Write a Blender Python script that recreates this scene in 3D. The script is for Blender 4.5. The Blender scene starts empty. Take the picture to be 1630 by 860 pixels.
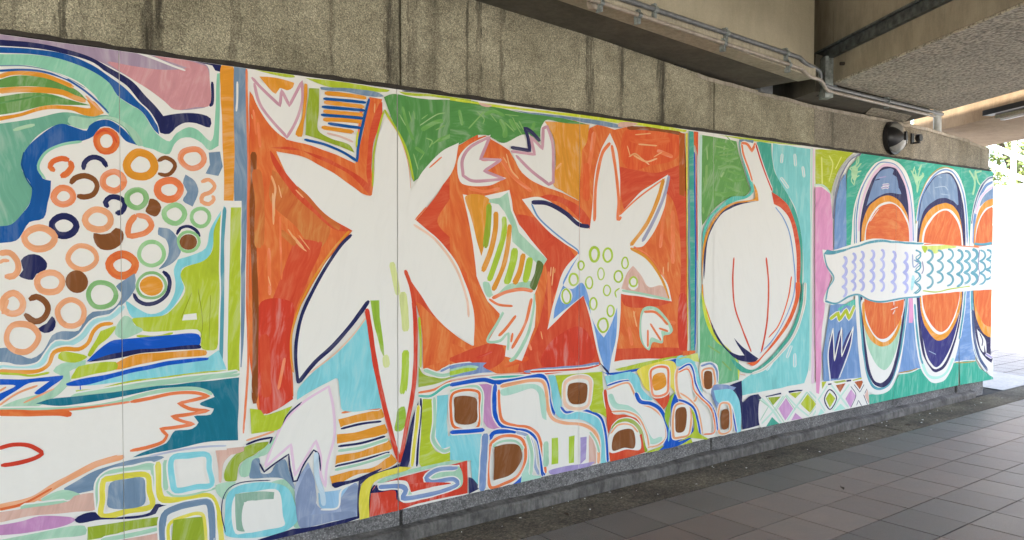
import bpy, bmesh, math, random
from mathutils import Vector, Matrix, noise
from mathutils.geometry import tessellate_polygon

rnd = random.Random(7)
S = bpy.context.scene
C = S.collection

# ---------------------------------------------------------------- camera, sky, sun, exposure
cam_d = bpy.data.cameras.new('camera')
cam = bpy.data.objects.new('camera', cam_d)
C.objects.link(cam)
cam_d.sensor_width = 36.0
cam_d.lens = 36.0 * 1303.6 / 1630.0
cam_d.clip_start = 0.05
cam_d.clip_end = 3000
YAW, PITCH, ROLL = 0.664458, -0.026313, 0.001907
fwd = Vector((math.sin(YAW) * math.cos(PITCH), math.cos(YAW) * math.cos(PITCH), math.sin(PITCH)))
rgt = Vector((math.cos(YAW), -math.sin(YAW), 0))
upv = rgt.cross(fwd)
r2 = rgt * math.cos(ROLL) + upv * math.sin(ROLL)
u2 = upv * math.cos(ROLL) - rgt * math.sin(ROLL)
cam.matrix_world = Matrix(((r2.x, u2.x, -fwd.x, 0), (r2.y, u2.y, -fwd.y, 0), (r2.z, u2.z, -fwd.z, 1.5), (0, 0, 0, 1)))
S.camera = cam

SUN_DIR = Vector((0.62, 0.30, -0.95)).normalized()      # the way the light travels
world = bpy.data.worlds.new('World')
S.world = world
world.use_nodes = True
wn = world.node_tree
bg = wn.nodes['Background']
sky = wn.nodes.new('ShaderNodeTexSky')
sky.sky_type = 'NISHITA'
sky.sun_disc = False
sky.sun_elevation = math.asin(-SUN_DIR.z)
sky.sun_rotation = math.atan2(-SUN_DIR.x, -SUN_DIR.y)
sky.dust_density = 3.0
sky.air_density = 1.0
wn.links.new(sky.outputs['Color'], bg.inputs['Color'])
bg.inputs['Strength'].default_value = 0.15
sun_d = bpy.data.lights.new('sun', 'SUN')
sun_d.energy = 5.0
sun_d.angle = math.radians(0.5)
sun_d.color = (1.0, 0.95, 0.87)
sun = bpy.data.objects.new('sun', sun_d)
sun.rotation_euler = SUN_DIR.to_track_quat('-Z', 'Y').to_euler()
C.objects.link(sun)
S.view_settings.view_transform = 'Standard'
S.view_settings.look = 'None'
S.view_settings.gamma = 1.0
S.view_settings.exposure = 2.5
try:
    S.cycles.transparent_max_bounces = 48
    S.cycles.max_bounces = 8
    S.cycles.diffuse_bounces = 6
    S.cycles.use_denoising = True
except Exception:
    pass

# ---------------------------------------------------------------- helpers
def srgb(c):
    return tuple(((v / 255) / 12.92 if v / 255 <= 0.04045 else ((v / 255 + 0.055) / 1.055) ** 2.4) for v in c)

def link(name, me, parent=None, mat=None, loc=None):
    o = bpy.data.objects.new(name, me)
    C.objects.link(o)
    if parent is not None:
        o.parent = parent
    if mat is not None and me is not None:
        for m in (mat if isinstance(mat, (list, tuple)) else [mat]):
            me.materials.append(m)
    if loc is not None:
        o.location = loc
    return o

def tag(o, label=None, cat=None, group=None, kind=None):
    if label: o['label'] = label
    if cat: o['category'] = cat
    if group: o['group'] = group
    if kind: o['kind'] = kind
    return o

def thing(name, label, cat, loc=(0, 0, 0), group=None):
    o = bpy.data.objects.new(name, None)
    o.empty_display_size = 0.1
    C.objects.link(o)
    o.location = loc
    return tag(o, label, cat, group)

def mesh_of(bm, smooth=False):
    me = bpy.data.meshes.new('mesh')
    bmesh.ops.recalc_face_normals(bm, faces=bm.faces[:])
    bm.to_mesh(me)
    bm.free()
    if smooth:
        for p in me.polygons: p.use_smooth = True
    return me

def prism(bm, poly, axis, a, b):
    """extrude a 2-D polygon along an axis ('x','y','z') from a to b"""
    def P(u, v, t):
        return {'x': (t, u, v), 'y': (u, t, v), 'z': (u, v, t)}[axis]
    lo = [bm.verts.new(P(u, v, a)) for u, v in poly]
    hi = [bm.verts.new(P(u, v, b)) for u, v in poly]
    n = len(poly)
    bm.faces.new(lo); bm.faces.new(hi[::-1])
    for i in range(n):
        bm.faces.new((lo[i], lo[(i + 1) % n], hi[(i + 1) % n], hi[i]))

def box(bm, x0, x1, y0, y1, z0, z1):
    prism(bm, [(x0, y0), (x1, y0), (x1, y1), (x0, y1)], 'z', z0, z1)

def bevel(bm, w, seg=1, ang=0.6):
    es = [e for e in bm.edges if len(e.link_faces) == 2 and e.calc_face_angle(0) > ang]
    bmesh.ops.bevel(bm, geom=es, offset=w, segments=seg, affect='EDGES', profile=0.6)

def tube(bm, pts, r, n=10, cap=True):
    pts = [Vector(p) for p in pts]
    rings = []
    for i, p in enumerate(pts):
        if i == 0: t = pts[1] - p
        elif i == len(pts) - 1: t = p - pts[i - 1]
        else: t = (pts[i + 1] - p).normalized() + (p - pts[i - 1]).normalized()
        t.normalize()
        a = Vector((0, 0, 1)) if abs(t.z) < 0.9 else Vector((1, 0, 0))
        u = t.cross(a).normalized(); v = t.cross(u).normalized()
        rr = r[i] if isinstance(r, (list, tuple)) else r
        rings.append([bm.verts.new(p + (u * math.cos(2 * math.pi * k / n) + v * math.sin(2 * math.pi * k / n)) * rr) for k in range(n)])
    for A, B in zip(rings, rings[1:]):
        for k in range(n):
            bm.faces.new((A[k], A[(k + 1) % n], B[(k + 1) % n], B[k]))
    if cap:
        bm.faces.new(rings[0][::-1]); bm.faces.new(rings[-1])

# ---------------------------------------------------------------- materials
class NT:
    def __init__(self, m):
        m.use_nodes = True
        self.t = m.node_tree
        self.b = self.t.nodes['Principled BSDF']
    def n(self, typ, **kw):
        nd = self.t.nodes.new(typ)
        for k, v in kw.items():
            if k.startswith('i_'):
                nd.inputs[int(k[2:]) if k[2:].isdigit() else k[2:]].default_value = v
            else:
                setattr(nd, k, v)
        return nd
    def l(self, a, b): self.t.links.new(a, b)
    def coord(self, scale=(1, 1, 1), kind='Object'):
        tc = self.n('ShaderNodeTexCoord')
        mp = self.n('ShaderNodeMapping')
        mp.inputs['Scale'].default_value = scale
        self.l(tc.outputs[kind], mp.inputs['Vector'])
        return mp.outputs['Vector']
    def noise(self, vec, scale, detail=4, rough=0.55, dist=0.0):
        nd = self.n('ShaderNodeTexNoise')
        nd.inputs['Scale'].default_value = scale
        nd.inputs['Detail'].default_value = detail
        nd.inputs['Roughness'].default_value = rough
        nd.inputs['Distortion'].default_value = dist
        self.l(vec, nd.inputs['Vector'])
        return nd.outputs['Fac']
    def ramp(self, fac, stops, interp='LINEAR'):
        nd = self.n('ShaderNodeValToRGB')
        cr = nd.color_ramp
        cr.interpolation = interp
        while len(cr.elements) < len(stops): cr.elements.new(0.5)
        for e, (p, c) in zip(cr.elements, stops):
            e.position = p
            e.color = (c, c, c, 1) if isinstance(c, (int, float)) else (*c, 1)
        self.l(fac, nd.inputs['Fac'])
        return nd.outputs['Color']
    def mix(self, fac, a, b, mode='MIX'):
        nd = self.n('ShaderNodeMix', data_type='RGBA', blend_type=mode)
        for sock, v in ((nd.inputs[0], fac), (nd.inputs[6], a), (nd.inputs[7], b)):
            if hasattr(v, 'is_output'): self.l(v, sock)
            elif isinstance(v, tuple): sock.default_value = (*v, 1)
            else: sock.default_value = v
        return nd.outputs[2]
    def math(self, op, a, b=None, c=None, clamp=False):
        nd = self.n('ShaderNodeMath', operation=op, use_clamp=clamp)
        for i, v in enumerate((a, b, c)):
            if v is None: continue
            if hasattr(v, 'is_output'): self.l(v, nd.inputs[i])
            else: nd.inputs[i].default_value = v
        return nd.outputs[0]
    def bump(self, h, strength, dist):
        nd = self.n('ShaderNodeBump')
        nd.inputs['Strength'].default_value = strength
        nd.inputs['Distance'].default_value = dist
        self.l(h, nd.inputs['Height'])
        self.l(nd.outputs['Normal'], self.b.inputs['Normal'])
    def out(self, col, rough=0.8):
        if hasattr(col, 'is_output'): self.l(col, self.b.inputs['Base Color'])
        else: self.b.inputs['Base Color'].default_value = (*col, 1)
        if hasattr(rough, 'is_output'): self.l(rough, self.b.inputs['Roughness'])
        else: self.b.inputs['Roughness'].default_value = rough

def mat_pebble(name, light, dark, size=170, drips=False, mottled=0.5, relief=0.004):
    m = bpy.data.materials.new(name); t = NT(m)
    v = t.coord()
    vo = t.n('ShaderNodeTexVoronoi'); vo.inputs['Scale'].default_value = size
    t.l(v, vo.inputs['Vector'])
    sp = t.n('ShaderNodeSeparateColor'); t.l(vo.outputs['Color'], sp.inputs['Color'])
    grain = t.ramp(sp.outputs[0], [(0.0, 0.30), (0.35, 0.68), (0.75, 1.0), (1.0, 1.5)])
    gap = t.ramp(vo.outputs['Distance'], [(0.25, 1.0), (0.62, 0.55)])
    big = t.noise(v, 2.2, 6, 0.6)
    fine = t.noise(v, 60, 4, 0.7)
    base = t.mix(t.ramp(big, [(0.36, 0.0), (0.62, 1.0)]), dark, light)
    col = t.mix(0.75, base, grain, 'MULTIPLY')
    col = t.mix(0.6, col, gap, 'MULTIPLY')
    med = t.noise(v, 14, 5, 0.6)
    col = t.mix(mottled, col, t.ramp(med, [(0.3, 0.62), (0.65, 1.12)]), 'MULTIPLY')
    if drips:
        sx = t.n('ShaderNodeSeparateXYZ')
        tc = t.n('ShaderNodeTexCoord'); t.l(tc.outputs['Object'], sx.inputs[0])
        wob = t.noise(t.coord((7, 1, 1.6)), 3.0, 6, 0.72)
        xx = t.math('ADD', sx.outputs['X'], t.math('MULTIPLY', t.math('SUBTRACT', wob, 0.5), 0.15))
        tot = None
        for xc, wd, am in drips:
            d = t.math('ABSOLUTE', t.math('SUBTRACT', xx, xc))
            k = t.math('MULTIPLY', t.math('MULTIPLY', t.math('SUBTRACT', 1.0, t.math('DIVIDE', d, wd), clamp=True), 2.2, clamp=True), am)
            tot = k if tot is None else t.math('MAXIMUM', tot, k)
        brk = t.ramp(t.noise(t.coord((34, 1, 2.4)), 1.0, 6, 0.75), [(0.36, 0.12), (0.60, 1.0)])
        tot = t.math('MULTIPLY', tot, brk)
        # thin random runs of grime below the coping
        runs = t.ramp(t.noise(t.coord((19, 1, 0.7)), 1.0, 6, 0.8, 0.4), [(0.58, 0.0), (0.72, 0.5)])
        tot = t.math('ADD', tot, runs, clamp=True)
        col = t.mix(t.math('MULTIPLY', tot, 0.88), col, (0.026, 0.021, 0.012))
    t.out(col, 0.9)
    t.bump(t.math('ADD', t.math('MULTIPLY', vo.outputs['Distance'], -1.0), fine), 0.9, relief)
    return m

def mat_plaster(name, col_a, col_b, scale=3.0, rough=0.75, spots=0.25, relief=0.002):
    m = bpy.data.materials.new(name); t = NT(m)
    v = t.coord()
    a = t.noise(v, scale, 7, 0.62, 0.4)
    c = t.mix(t.ramp(a, [(0.3, 0.0), (0.7, 1.0)]), col_a, col_b)
    b = t.noise(t.coord((1, 1, 0.25)), scale * 6, 5, 0.7)
    c = t.mix(spots, c, t.ramp(b, [(0.35, 0.45), (0.6, 1.05)]), 'MULTIPLY')
    f = t.noise(v, 160, 3, 0.6)
    c = t.mix(0.25, c, t.ramp(f, [(0.3, 0.6), (0.7, 1.2)]), 'MULTIPLY')
    t.out(c, rough)
    t.bump(t.math('ADD', f, t.math('MULTIPLY', b, 2.0)), 0.5, relief)
    return m

def mat_stipple(name, col):
    m = bpy.data.materials.new(name); t = NT(m)
    v = t.coord()
    a = t.noise(v, 34, 4, 0.55, 0.6)
    vo = t.n('ShaderNodeTexVoronoi', feature='SMOOTH_F1'); vo.inputs['Scale'].default_value = 60
    t.l(v, vo.inputs['Vector'])
    h = t.math('ADD', a, t.math('MULTIPLY', vo.outputs['Distance'], 0.7))
    big = t.noise(v, 1.3, 5, 0.6)
    c = t.mix(t.ramp(big, [(0.3, 0.0), (0.7, 1.0)]), tuple(x * 0.72 for x in col), col)
    c = t.mix(0.7, c, t.ramp(h, [(0.60, 0.28), (0.92, 1.45)]), 'MULTIPLY')
    t.out(c, 0.85)
    t.bump(h, 1.0, 0.02)
    return m

def mat_plain(name, col, rough=0.5, metal=0.0, var=0.15):
    m = bpy.data.materials.new(name); t = NT(m)
    a = t.noise(t.coord(), 22, 5, 0.6)
    c = t.mix(1.0, col, t.ramp(a, [(0.3, 1 - var * 1.6), (0.7, 1 + var)]), 'MULTIPLY')
    t.out(c, rough)
    t.b.inputs['Metallic'].default_value = metal
    t.bump(a, 0.2, 0.001)
    return m

def mat_tile(name, col):
    m = bpy.data.materials.new(name); t = NT(m)
    oi = t.n('ShaderNodeObjectInfo')
    add = t.n('ShaderNodeVectorMath', operation='ADD')
    tc = t.n('ShaderNodeTexCoord')
    t.l(tc.outputs['Object'], add.inputs[0]); t.l(oi.outputs['Location'], add.inputs[1])
    v = add.outputs[0]
    g = t.noise(v, 260, 3, 0.6)
    vo = t.n('ShaderNodeTexVoronoi'); vo.inputs['Scale'].default_value = 190; t.l(v, vo.inputs['Vector'])
    b = t.noise(v, 5, 6, 0.65)
    c = t.mix(1.0, col, t.ramp(b, [(0.3, 0.75), (0.7, 1.18)]), 'MULTIPLY')
    c = t.mix(0.55, c, t.ramp(g, [(0.35, 0.40), (0.62, 1.45)]), 'MULTIPLY')
    rv = t.ramp(oi.outputs['Random'], [(0.0, 0.82), (1.0, 1.16)])
    c = t.mix(1.0, c, rv, 'MULTIPLY')
    t.out(c, t.ramp(b, [(0.3, 0.33), (0.7, 0.50)]))
    t.bump(t.math('ADD', vo.outputs['Distance'], g), 1.0, 0.0028)
    return m

M = {}
M['wall_rough'] = mat_pebble('pebble_dash_concrete', (0.58, 0.53, 0.36), (0.36, 0.325, 0.21), 215,
    drips=[(0.94, 0.05, 1.0), (1.29, 0.025, 0.6), (2.09, 0.06, 1.0), (2.20, 0.03, 0.7), (2.32, 0.05, 0.5), (2.55, 0.02, 0.8), (2.62, 0.02, 0.8), (2.77, 0.02, 0.7),
           (3.45, 0.045, 1.0), (3.72, 0.03, 0.8), (4.09, 0.045, 1.0), (4.60, 0.05, 0.4), (0.60, 0.02, 0.8), (0.68, 0.015, 0.6), (1.75, 0.02, 0.6), (6.14, 0.03, 0.5)])
M['wall_smooth'] = mat_pebble('weathered_concrete', (0.46, 0.41, 0.30), (0.30, 0.265, 0.19), 210,
    drips=[(6.14, 0.035, 0.6), (6.7, 0.02, 0.4), (7.6, 0.03, 0.3), (8.2, 0.02, 0.3), (8.9, 0.02, 0.4)], relief=0.002)
M['wall_low'] = mat_pebble('grey_pebble_dash', (0.34, 0.335, 0.33), (0.19, 0.187, 0.185), 130, mottled=0.6, relief=0.006)
M['gravel'] = mat_pebble('washed_gravel', (0.24, 0.21, 0.15), (0.105, 0.09, 0.064), 85, mottled=0.7, relief=0.012)
M['kerb'] = mat_plaster('kerb_concrete', (0.06, 0.057, 0.052), (0.235, 0.225, 0.21), 7.0, 0.8, 0.85, 0.006)
M['girder'] = mat_plaster('painted_girder', (0.42, 0.375, 0.26), (0.54, 0.485, 0.345), 2.0, 0.7, 0.15)
M['flange'] = mat_plaster('flange_concrete', (0.38, 0.34, 0.24), (0.52, 0.465, 0.335), 5.0, 0.75, 0.45)
M['soffit'] = mat_plaster('dark_soffit', (0.085, 0.078, 0.055), (0.15, 0.135, 0.10), 4.0, 0.85, 0.4)  # much darker than the girder's sides
M['stipple'] = mat_stipple('stippled_soffit', (0.50, 0.45, 0.34))
M['beige'] = mat_plaster('beige_concrete', (0.27, 0.235, 0.165), (0.38, 0.33, 0.235), 3.0, 0.75, 0.35)
M['coping'] = mat_plaster('coping_concrete', (0.30, 0.26, 0.19), (0.55, 0.49, 0.38), 9.0, 0.85, 0.6, 0.005)
M['steel'] = mat_plain('galvanised_steel', (0.11, 0.125, 0.125), 0.5, 0.5, 0.4)
M['steel_light'] = mat_plain('pale_galvanised_steel', (0.27, 0.30, 0.28), 0.5, 0.3, 0.4)
M['pipe_dark'] = mat_plain('dark_grey_conduit', (0.17, 0.18, 0.18), 0.4, 0.0, 0.2)
M['pipe_light'] = mat_plain('cream_conduit', (0.36, 0.31, 0.245), 0.45, 0.0, 0.2)
M['pipe_grey'] = mat_plain('grey_pvc', (0.42, 0.44, 0.40), 0.4, 0.0, 0.12)
M['black'] = mat_plain('black_plastic', (0.012, 0.012, 0.013), 0.35, 0.0, 0.1)
M['rust_shade'] = mat_plain('dark_rust_and_shade', (0.035, 0.028, 0.02), 0.8, 0.0, 0.4)  # near-black for the painted shadow line and stained edge, and the rusty bolts
M['board'] = mat_plain('primed_board', (0.808, 0.790, 0.725), 0.7, 0.0, 0.012)
M['lens'] = mat_plain('frosted_glass', (0.30, 0.30, 0.27), 0.25, 0.0, 0.03)
M['board'].node_tree.nodes['Principled BSDF'].inputs['Specular IOR Level'].default_value = 0.25
M['white'] = mat_plain('white_paint', (0.82, 0.82, 0.80), 0.6, 0.0, 0.06)
M['bed'] = mat_plain('joint_bed', (0.025, 0.023, 0.02), 0.9, 0.0, 0.2)
M['pale_ground'] = mat_plaster('pale_paving', (0.30, 0.29, 0.27), (0.36, 0.35, 0.33), 2.0, 0.7, 0.1)
M['path'] = mat_plaster('pale_concrete', (0.55, 0.52, 0.47), (0.66, 0.63, 0.58), 4.0, 0.8, 0.3)
M['tile_a'] = mat_tile('grey_green_tile', (0.158, 0.148, 0.136))
M['tile_b'] = mat_tile('pinkish_tile', (0.225, 0.182, 0.160))
M['tile_c'] = mat_tile('dark_grey_tile', (0.160, 0.142, 0.132))
M['tile_e'] = mat_tile('pale_yard_tile', (0.34, 0.34, 0.35))
M['tile_d'] = mat_tile('buff_grey_tile', (0.210, 0.176, 0.157))

# ---------------------------------------------------------------- the setting: ground and paving
def sheet(name, poly, z, mat, parent=None):
    bm = bmesh.new()
    bm.faces.new([bm.verts.new((x, y, z)) for x, y in poly])
    o = link(name, mesh_of(bm), parent, mat)
    if o.data.polygons[0].normal.z < 0: o.data.flip_normals()
    if parent is None: tag(o, kind='structure')
    return o

bm = bmesh.new()
bmesh.ops.create_grid(bm, x_segments=2, y_segments=2, size=400)
ground = link('ground', mesh_of(bm), None, M['pale_ground'], (0, 0, -0.012))
tag(ground, kind='structure')

T = 0.328
EDGE = 3.262
pave = sheet('pavement', [(-8, -10), (10.35, -10), (10.35, EDGE), (-8, EDGE)], -0.004, M['bed'])
bm = bmesh.new()
hw = T / 2 - 0.0042
box(bm, -hw, hw, -hw, hw, -0.008, 0.004)
bevel(bm, 0.0022)
base_tile = mesh_of(bm)
tile_me = {}
for k in 'abcd':
    tile_me[k] = base_tile.copy()
    tile_me[k].materials.append(M['tile_' + k])
far = {k: [] for k in 'abcd'}
near = []
fx, fz = fwd.x, fwd.y
for i in range(-34, 21):
    for j in range(0, 41):
        x = 3.711 + (i + 0.5) * T
        y = EDGE - (j + 0.5) * T
        if x > 10.3: continue
        if j == 0: k = 'a'
        elif j <= 2: k = 'b'
        elif j == 3: k = 'c' if i < 4 else 'd'
        else: k = ('c', 'd', 'a', 'b', 'd')[(i // 3 + j * 2) % 5]
        depth = x * fwd.x + y * fwd.y
        lat = x * rgt.x + y * rgt.y
        vis = depth > 0.5 and abs(lat) < depth * 0.66 and (1.5 / depth) < 0.372
        if vis: near.append((x, y, k))
        else: far[k].append((x, y))
near.sort(key=lambda q: q[0] ** 2 + q[1] ** 2)
for n, (x, y, k) in enumerate(near):
    if n >= 290:
        far[k].append((x, y)); continue
    o = link('paving_tile', tile_me[k], pave, None, (x, y, rnd.uniform(-0.0008, 0.0008)))
    o.rotation_euler = (rnd.uniform(-.002, .002), rnd.uniform(-.002, .002), 0)
for k in 'abcd':
    if not far[k]: continue
    vs, fs = [], []
    for x, y in far[k]:
        b = len(vs)
        vs += [(x - hw, y - hw, 0.004), (x + hw, y - hw, 0.004), (x + hw, y + hw, 0.004), (x - hw, y + hw, 0.004)]
        vs += [(x - hw, y - hw, -0.006), (x + hw, y - hw, -0.006), (x + hw, y + hw, -0.006), (x - hw, y + hw, -0.006)]
        fs += [(b, b + 1, b + 2, b + 3)] + [(b + q, b + 4 + q, b + 4 + (q + 1) % 4, b + (q + 1) % 4) for q in range(4)]
    me = bpy.data.meshes.new('mesh'); me.from_pydata(vs, [], fs)
    tag(link('paving_tiles', me, pave, M['tile_' + k]), kind='stuff')

# washed gravel apron between the tiles and the kerb, with one cut joint
bm = bmesh.new()
box(bm, -8, 6.66, EDGE + 0.004, 3.578, -0.2, 0.005)
box(bm, 6.672, 10.35, EDGE + 0.004, 3.578, -0.2, 0.007)
apron = link('gravel_strip', mesh_of(bm), None, M['gravel']); tag(apron, kind='structure')
# flat dark sheet painted in for the shaded drain hole beside the wall
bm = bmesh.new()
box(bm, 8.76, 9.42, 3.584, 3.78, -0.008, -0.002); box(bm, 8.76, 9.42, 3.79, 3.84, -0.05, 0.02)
drain = link('drain_dark_sheet', mesh_of(bm), None, M['bed']); tag(drain, kind='structure')
# pale concrete path beyond the end of the wall
sheet('concrete_path', [(9.45, 3.60), (10.6, 3.60), (12.4, 9), (10.9, 9)], 0.004, M['path'])
bm = bmesh.new()
box(bm, 10.36, 10.62, -10, 3.6, -0.1, 0.03); 
side = link('gravel_border', mesh_of(bm), None, M['gravel']); tag(side, kind='structure')
yard = sheet('yard_bed', [(10.63, -10), (19, -10), (19, 20), (10.63, 20)], -0.009, M['bed'])
bm = bmesh.new()
for i in range(24):
    for j in range(84):
        x0 = 10.64 + i * T; y0 = -8 + j * T
        vs = [bm.verts.new(p) for p in ((x0, y0, 0), (x0 + T - 0.012, y0, 0), (x0 + T - 0.012, y0 + T - 0.012, 0), (x0, y0 + T - 0.012, 0))]
        bm.faces.new(vs)
tag(link('paving_tiles', mesh_of(bm), yard, M['tile_e'], (0, 0, -0.003)), kind='stuff')

# kerb at the foot of the wall
rk = random.Random(3)
bm = bmesh.new()
N = 90
prev = None
for i in range(N + 1):
    x = -3 + (8.75 + 3) * i / N
    dy = rk.uniform(-0.004, 0.004); dz = rk.uniform(-0.006, 0.006)
    h = 0.07 + 0.006 * math.sin(i * 0.9)
    ring = [bm.verts.new(p) for p in ((x, 3.582 + dy, -0.2), (x, 3.584 + dy, h + dz - 0.012), (x, 3.594 + dy, h + dz), (x, 3.66, h + 0.016), (x, 3.66, -0.2))]
    if prev:
        for k in range(5): bm.faces.new((prev[k], prev[(k + 1) % 5], ring[(k + 1) % 5], ring[k]))
    else: bm.faces.new(ring[::-1])
    prev = ring
bm.faces.new(prev)
kerb = link('kerb', mesh_of(bm, False), None, M['kerb']); tag(kerb, kind='structure')

# ---------------------------------------------------------------- concrete wall behind the mural
WY = 3.64
wall = thing('concrete_wall', 'stained pebble-dash concrete retaining wall carrying the painted boards', 'wall', (4.5, WY, 0))
WO = Vector((4.5, WY, 0))
top_pts = [(-3, 3.20), (2.51, 2.87), (4.62, 2.682), (5.86, 2.634), (7.06, 2.638), (7.76, 2.630), (8.30, 2.603), (8.62, 2.592), (8.66, 2.575), (9.05, 2.545), (9.10, 2.535)]
def topz(x):
    for (a, za), (b, zb) in zip(top_pts, top_pts[1:]):
        if a <= x <= b: return za + (zb - za) * (x - a) / (b - a)
    return top_pts[-1][1]
joints = [-3, -0.4, 2.130, 4.632, 5.88, 7.17, 8.43, 9.10]
gapw = {2.130: 0.012, 4.632: 0.012, 5.88: 0.003, 7.17: 0.003, 8.43: 0.003}
for k, (a, b) in enumerate(zip(joints, joints[1:])):
    for part, z0, lowp in (('wall_panel', 1.3, False), ('lower_wall_panel', -0.1, True)):
        kk = 1.8 if lowp else 1.0
        gl = lambda q: 0.030 if (lowp and q == 8.43) else gapw.get(q, 0.004) / 2 * kk
        x0, x1 = a + gl(a), b - gl(b)
        bm = bmesh.new()
        if lowp:
            xe = x1 if k < len(joints) - 2 else 9.045
            poly = [(x0, -0.1), (xe, -0.1), (xe, 1.3), (x0, 1.3)]
        else:
            xs = [x0] + [p[0] for p in top_pts if x0 < p[0] < x1] + [x1]
            poly = [(x0, 1.3), (x1, 1.3)] + [(x, topz(x)) for x in reversed(xs)]
        prism(bm, poly, 'y', WY, WY + 0.22)
        for v in bm.verts: v.co -= WO
        me = mesh_of(bm)
        o = link(part, me, wall, M['wall_low'] if lowp else (M['wall_rough'] if b < 5.9 else M['wall_smooth']))
    # texture space stays in wall metres
# move texture origin: object coordinates are relative to the empty, so shift meshes back
for o in wall.children:
    for v in o.data.vertices: v.co += WO
    o.location = -WO
bm = bmesh.new(); box(bm, -3, 9.0, WY + 0.03, WY + 0.2, -0.05, 2.5)
for v in bm.verts: v.co -= WO
link('joint_filler', mesh_of(bm), wall, M['bed'])
# worn coping lip
bm = bmesh.new()
prev = None
xs = [4.45 + i * 0.09 for i in range(52)]
for i, x in enumerate(xs):
    z = topz(x); j = rk.uniform(-0.006, 0.004)
    if rk.random() < 0.12: j -= 0.012
    ring = [bm.verts.new(Vector(p) - WO) for p in ((x, WY - 0.006, z - 0.028 + j * .6), (x, WY - 0.004, z - 0.002 + j), (x, WY + 0.05, z + 0.010), (x, WY + 0.05, z - 0.028))]
    if prev:
        for k in range(4): bm.faces.new((prev[k], prev[(k + 1) % 4], ring[(k + 1) % 4], ring[k]))
    else: bm.faces.new(ring[::-1])
    prev = ring
bm.faces.new(prev)
link('coping', mesh_of(bm), wall, M['coping'])
# dark strip painted in for the shadow line and stained edge above the boards
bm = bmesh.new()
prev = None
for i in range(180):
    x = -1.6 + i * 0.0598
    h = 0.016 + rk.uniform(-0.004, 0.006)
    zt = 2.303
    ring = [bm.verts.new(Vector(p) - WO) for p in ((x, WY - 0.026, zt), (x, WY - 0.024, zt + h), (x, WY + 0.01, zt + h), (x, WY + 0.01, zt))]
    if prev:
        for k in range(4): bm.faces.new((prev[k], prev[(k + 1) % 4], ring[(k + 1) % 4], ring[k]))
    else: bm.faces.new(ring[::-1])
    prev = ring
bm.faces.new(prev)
link('top_shade_strip', mesh_of(bm), wall, M['rust_shade'])

# ---------------------------------------------------------------- the mural: boards and paint
MY = 3.62
PAL = {
    'amber': (225, 150, 45),
    'amber2': (222, 150, 50),
    'amberdk': (185, 145, 60),
    'aqua': (130, 205, 215),
    'aqua2': (130, 205, 205),
    'aquagr': (85, 155, 170),
    'aquapale': (170, 218, 220),
    'blue': (15, 85, 155),
    'blue2': (105, 150, 195),
    'bluedark': (10, 75, 130),
    'bluegray': (118, 145, 185),
    'brown': (130, 78, 38),
    'clay': (215, 175, 160),
    'cobalt': (10, 85, 190),
    'cream': (228, 226, 220),
    'emerald': (62, 170, 145),
    'grayblue': (135, 150, 180),
    'grayc': (190, 195, 195),
    'green': (85, 145, 75),
    'green2': (110, 165, 85),
    'green3': (105, 160, 85),
    'greenlt': (130, 180, 115),
    'greenlt2': (135, 178, 105),
    'greenmid': (110, 180, 130),
    'greenpale': (150, 200, 140),
    'greenpale2': (170, 212, 195),
    'lav': (165, 165, 190),
    'lavd': (165, 150, 200),
    'leaf': (100, 150, 75),
    'leafy': (150, 185, 60),
    'lilac': (165, 145, 165),
    'lilacb': (165, 155, 200),
    'lilacdk': (125, 125, 155),
    'mint': (140, 200, 170),
    'mint2': (80, 185, 165),
    'mint3': (90, 190, 175),
    'mintdk': (70, 165, 145),
    'mintlight': (170, 205, 170),
    'mintpale': (175, 222, 208),
    'moss': (95, 115, 55),
    'navy': (30, 35, 85),
    'navy2': (45, 45, 115),
    'navydk': (42, 40, 85),
    'ochredk': (180, 90, 30),
    'olive': (150, 170, 45),
    'orange': (220, 112, 56),
    'orange2': (232, 125, 75),
    'orangelt': (230, 135, 85),
    'orchid': (195, 140, 185),
    'orchid2': (205, 155, 200),
    'paleb': (160, 180, 200),
    'peach': (235, 165, 120),
    'peachpale': (238, 195, 170),
    'peachstreak': (232, 170, 115),
    'periw': (172, 176, 222),
    'pink': (200, 150, 165),
    'pink2': (222, 150, 190),
    'pinkpale': (225, 195, 215),
    'red': (208, 64, 42),
    'redor': (210, 82, 50),
    'rose': (205, 145, 150),
    'rust': (206, 118, 60),
    'rust2': (175, 90, 45),
    'rustdk': (140, 75, 30),
    'rustor': (222, 98, 50),
    'sage': (165, 205, 178),
    'sagedk': (140, 175, 155),
    'sagelt': (190, 220, 205),
    'sand': (205, 200, 185),
    'seagreen': (110, 170, 145),
    'sky': (110, 155, 215),
    'skyb': (120, 155, 205),
    'skyblue': (150, 190, 220),
    'skypale': (195, 215, 228),
    'slate': (115, 140, 165),
    'slate2': (120, 145, 190),
    'slate3': (112, 148, 195),
    'slate4': (120, 145, 175),
    'slatedk': (70, 90, 130),
    'slategr': (100, 158, 170),
    'slatelt': (150, 165, 195),
    'slatepale': (185, 190, 210),
    'sprig': (170, 212, 165),
    'teal': (20, 112, 135),
    'yellow': (222, 210, 75),
    'yellow2': (228, 212, 80),
    'yellowgr': (205, 215, 60),
    'ygdark': (140, 155, 30),
    'ygdark2': (178, 190, 35),
    'ygpale': (212, 220, 150),
    'ygpale2': (205, 215, 110),
    'ygpale3': (215, 220, 120),
    'ygreen': (178, 195, 50),
    'ygreen2': (172, 200, 60),
}

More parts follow.
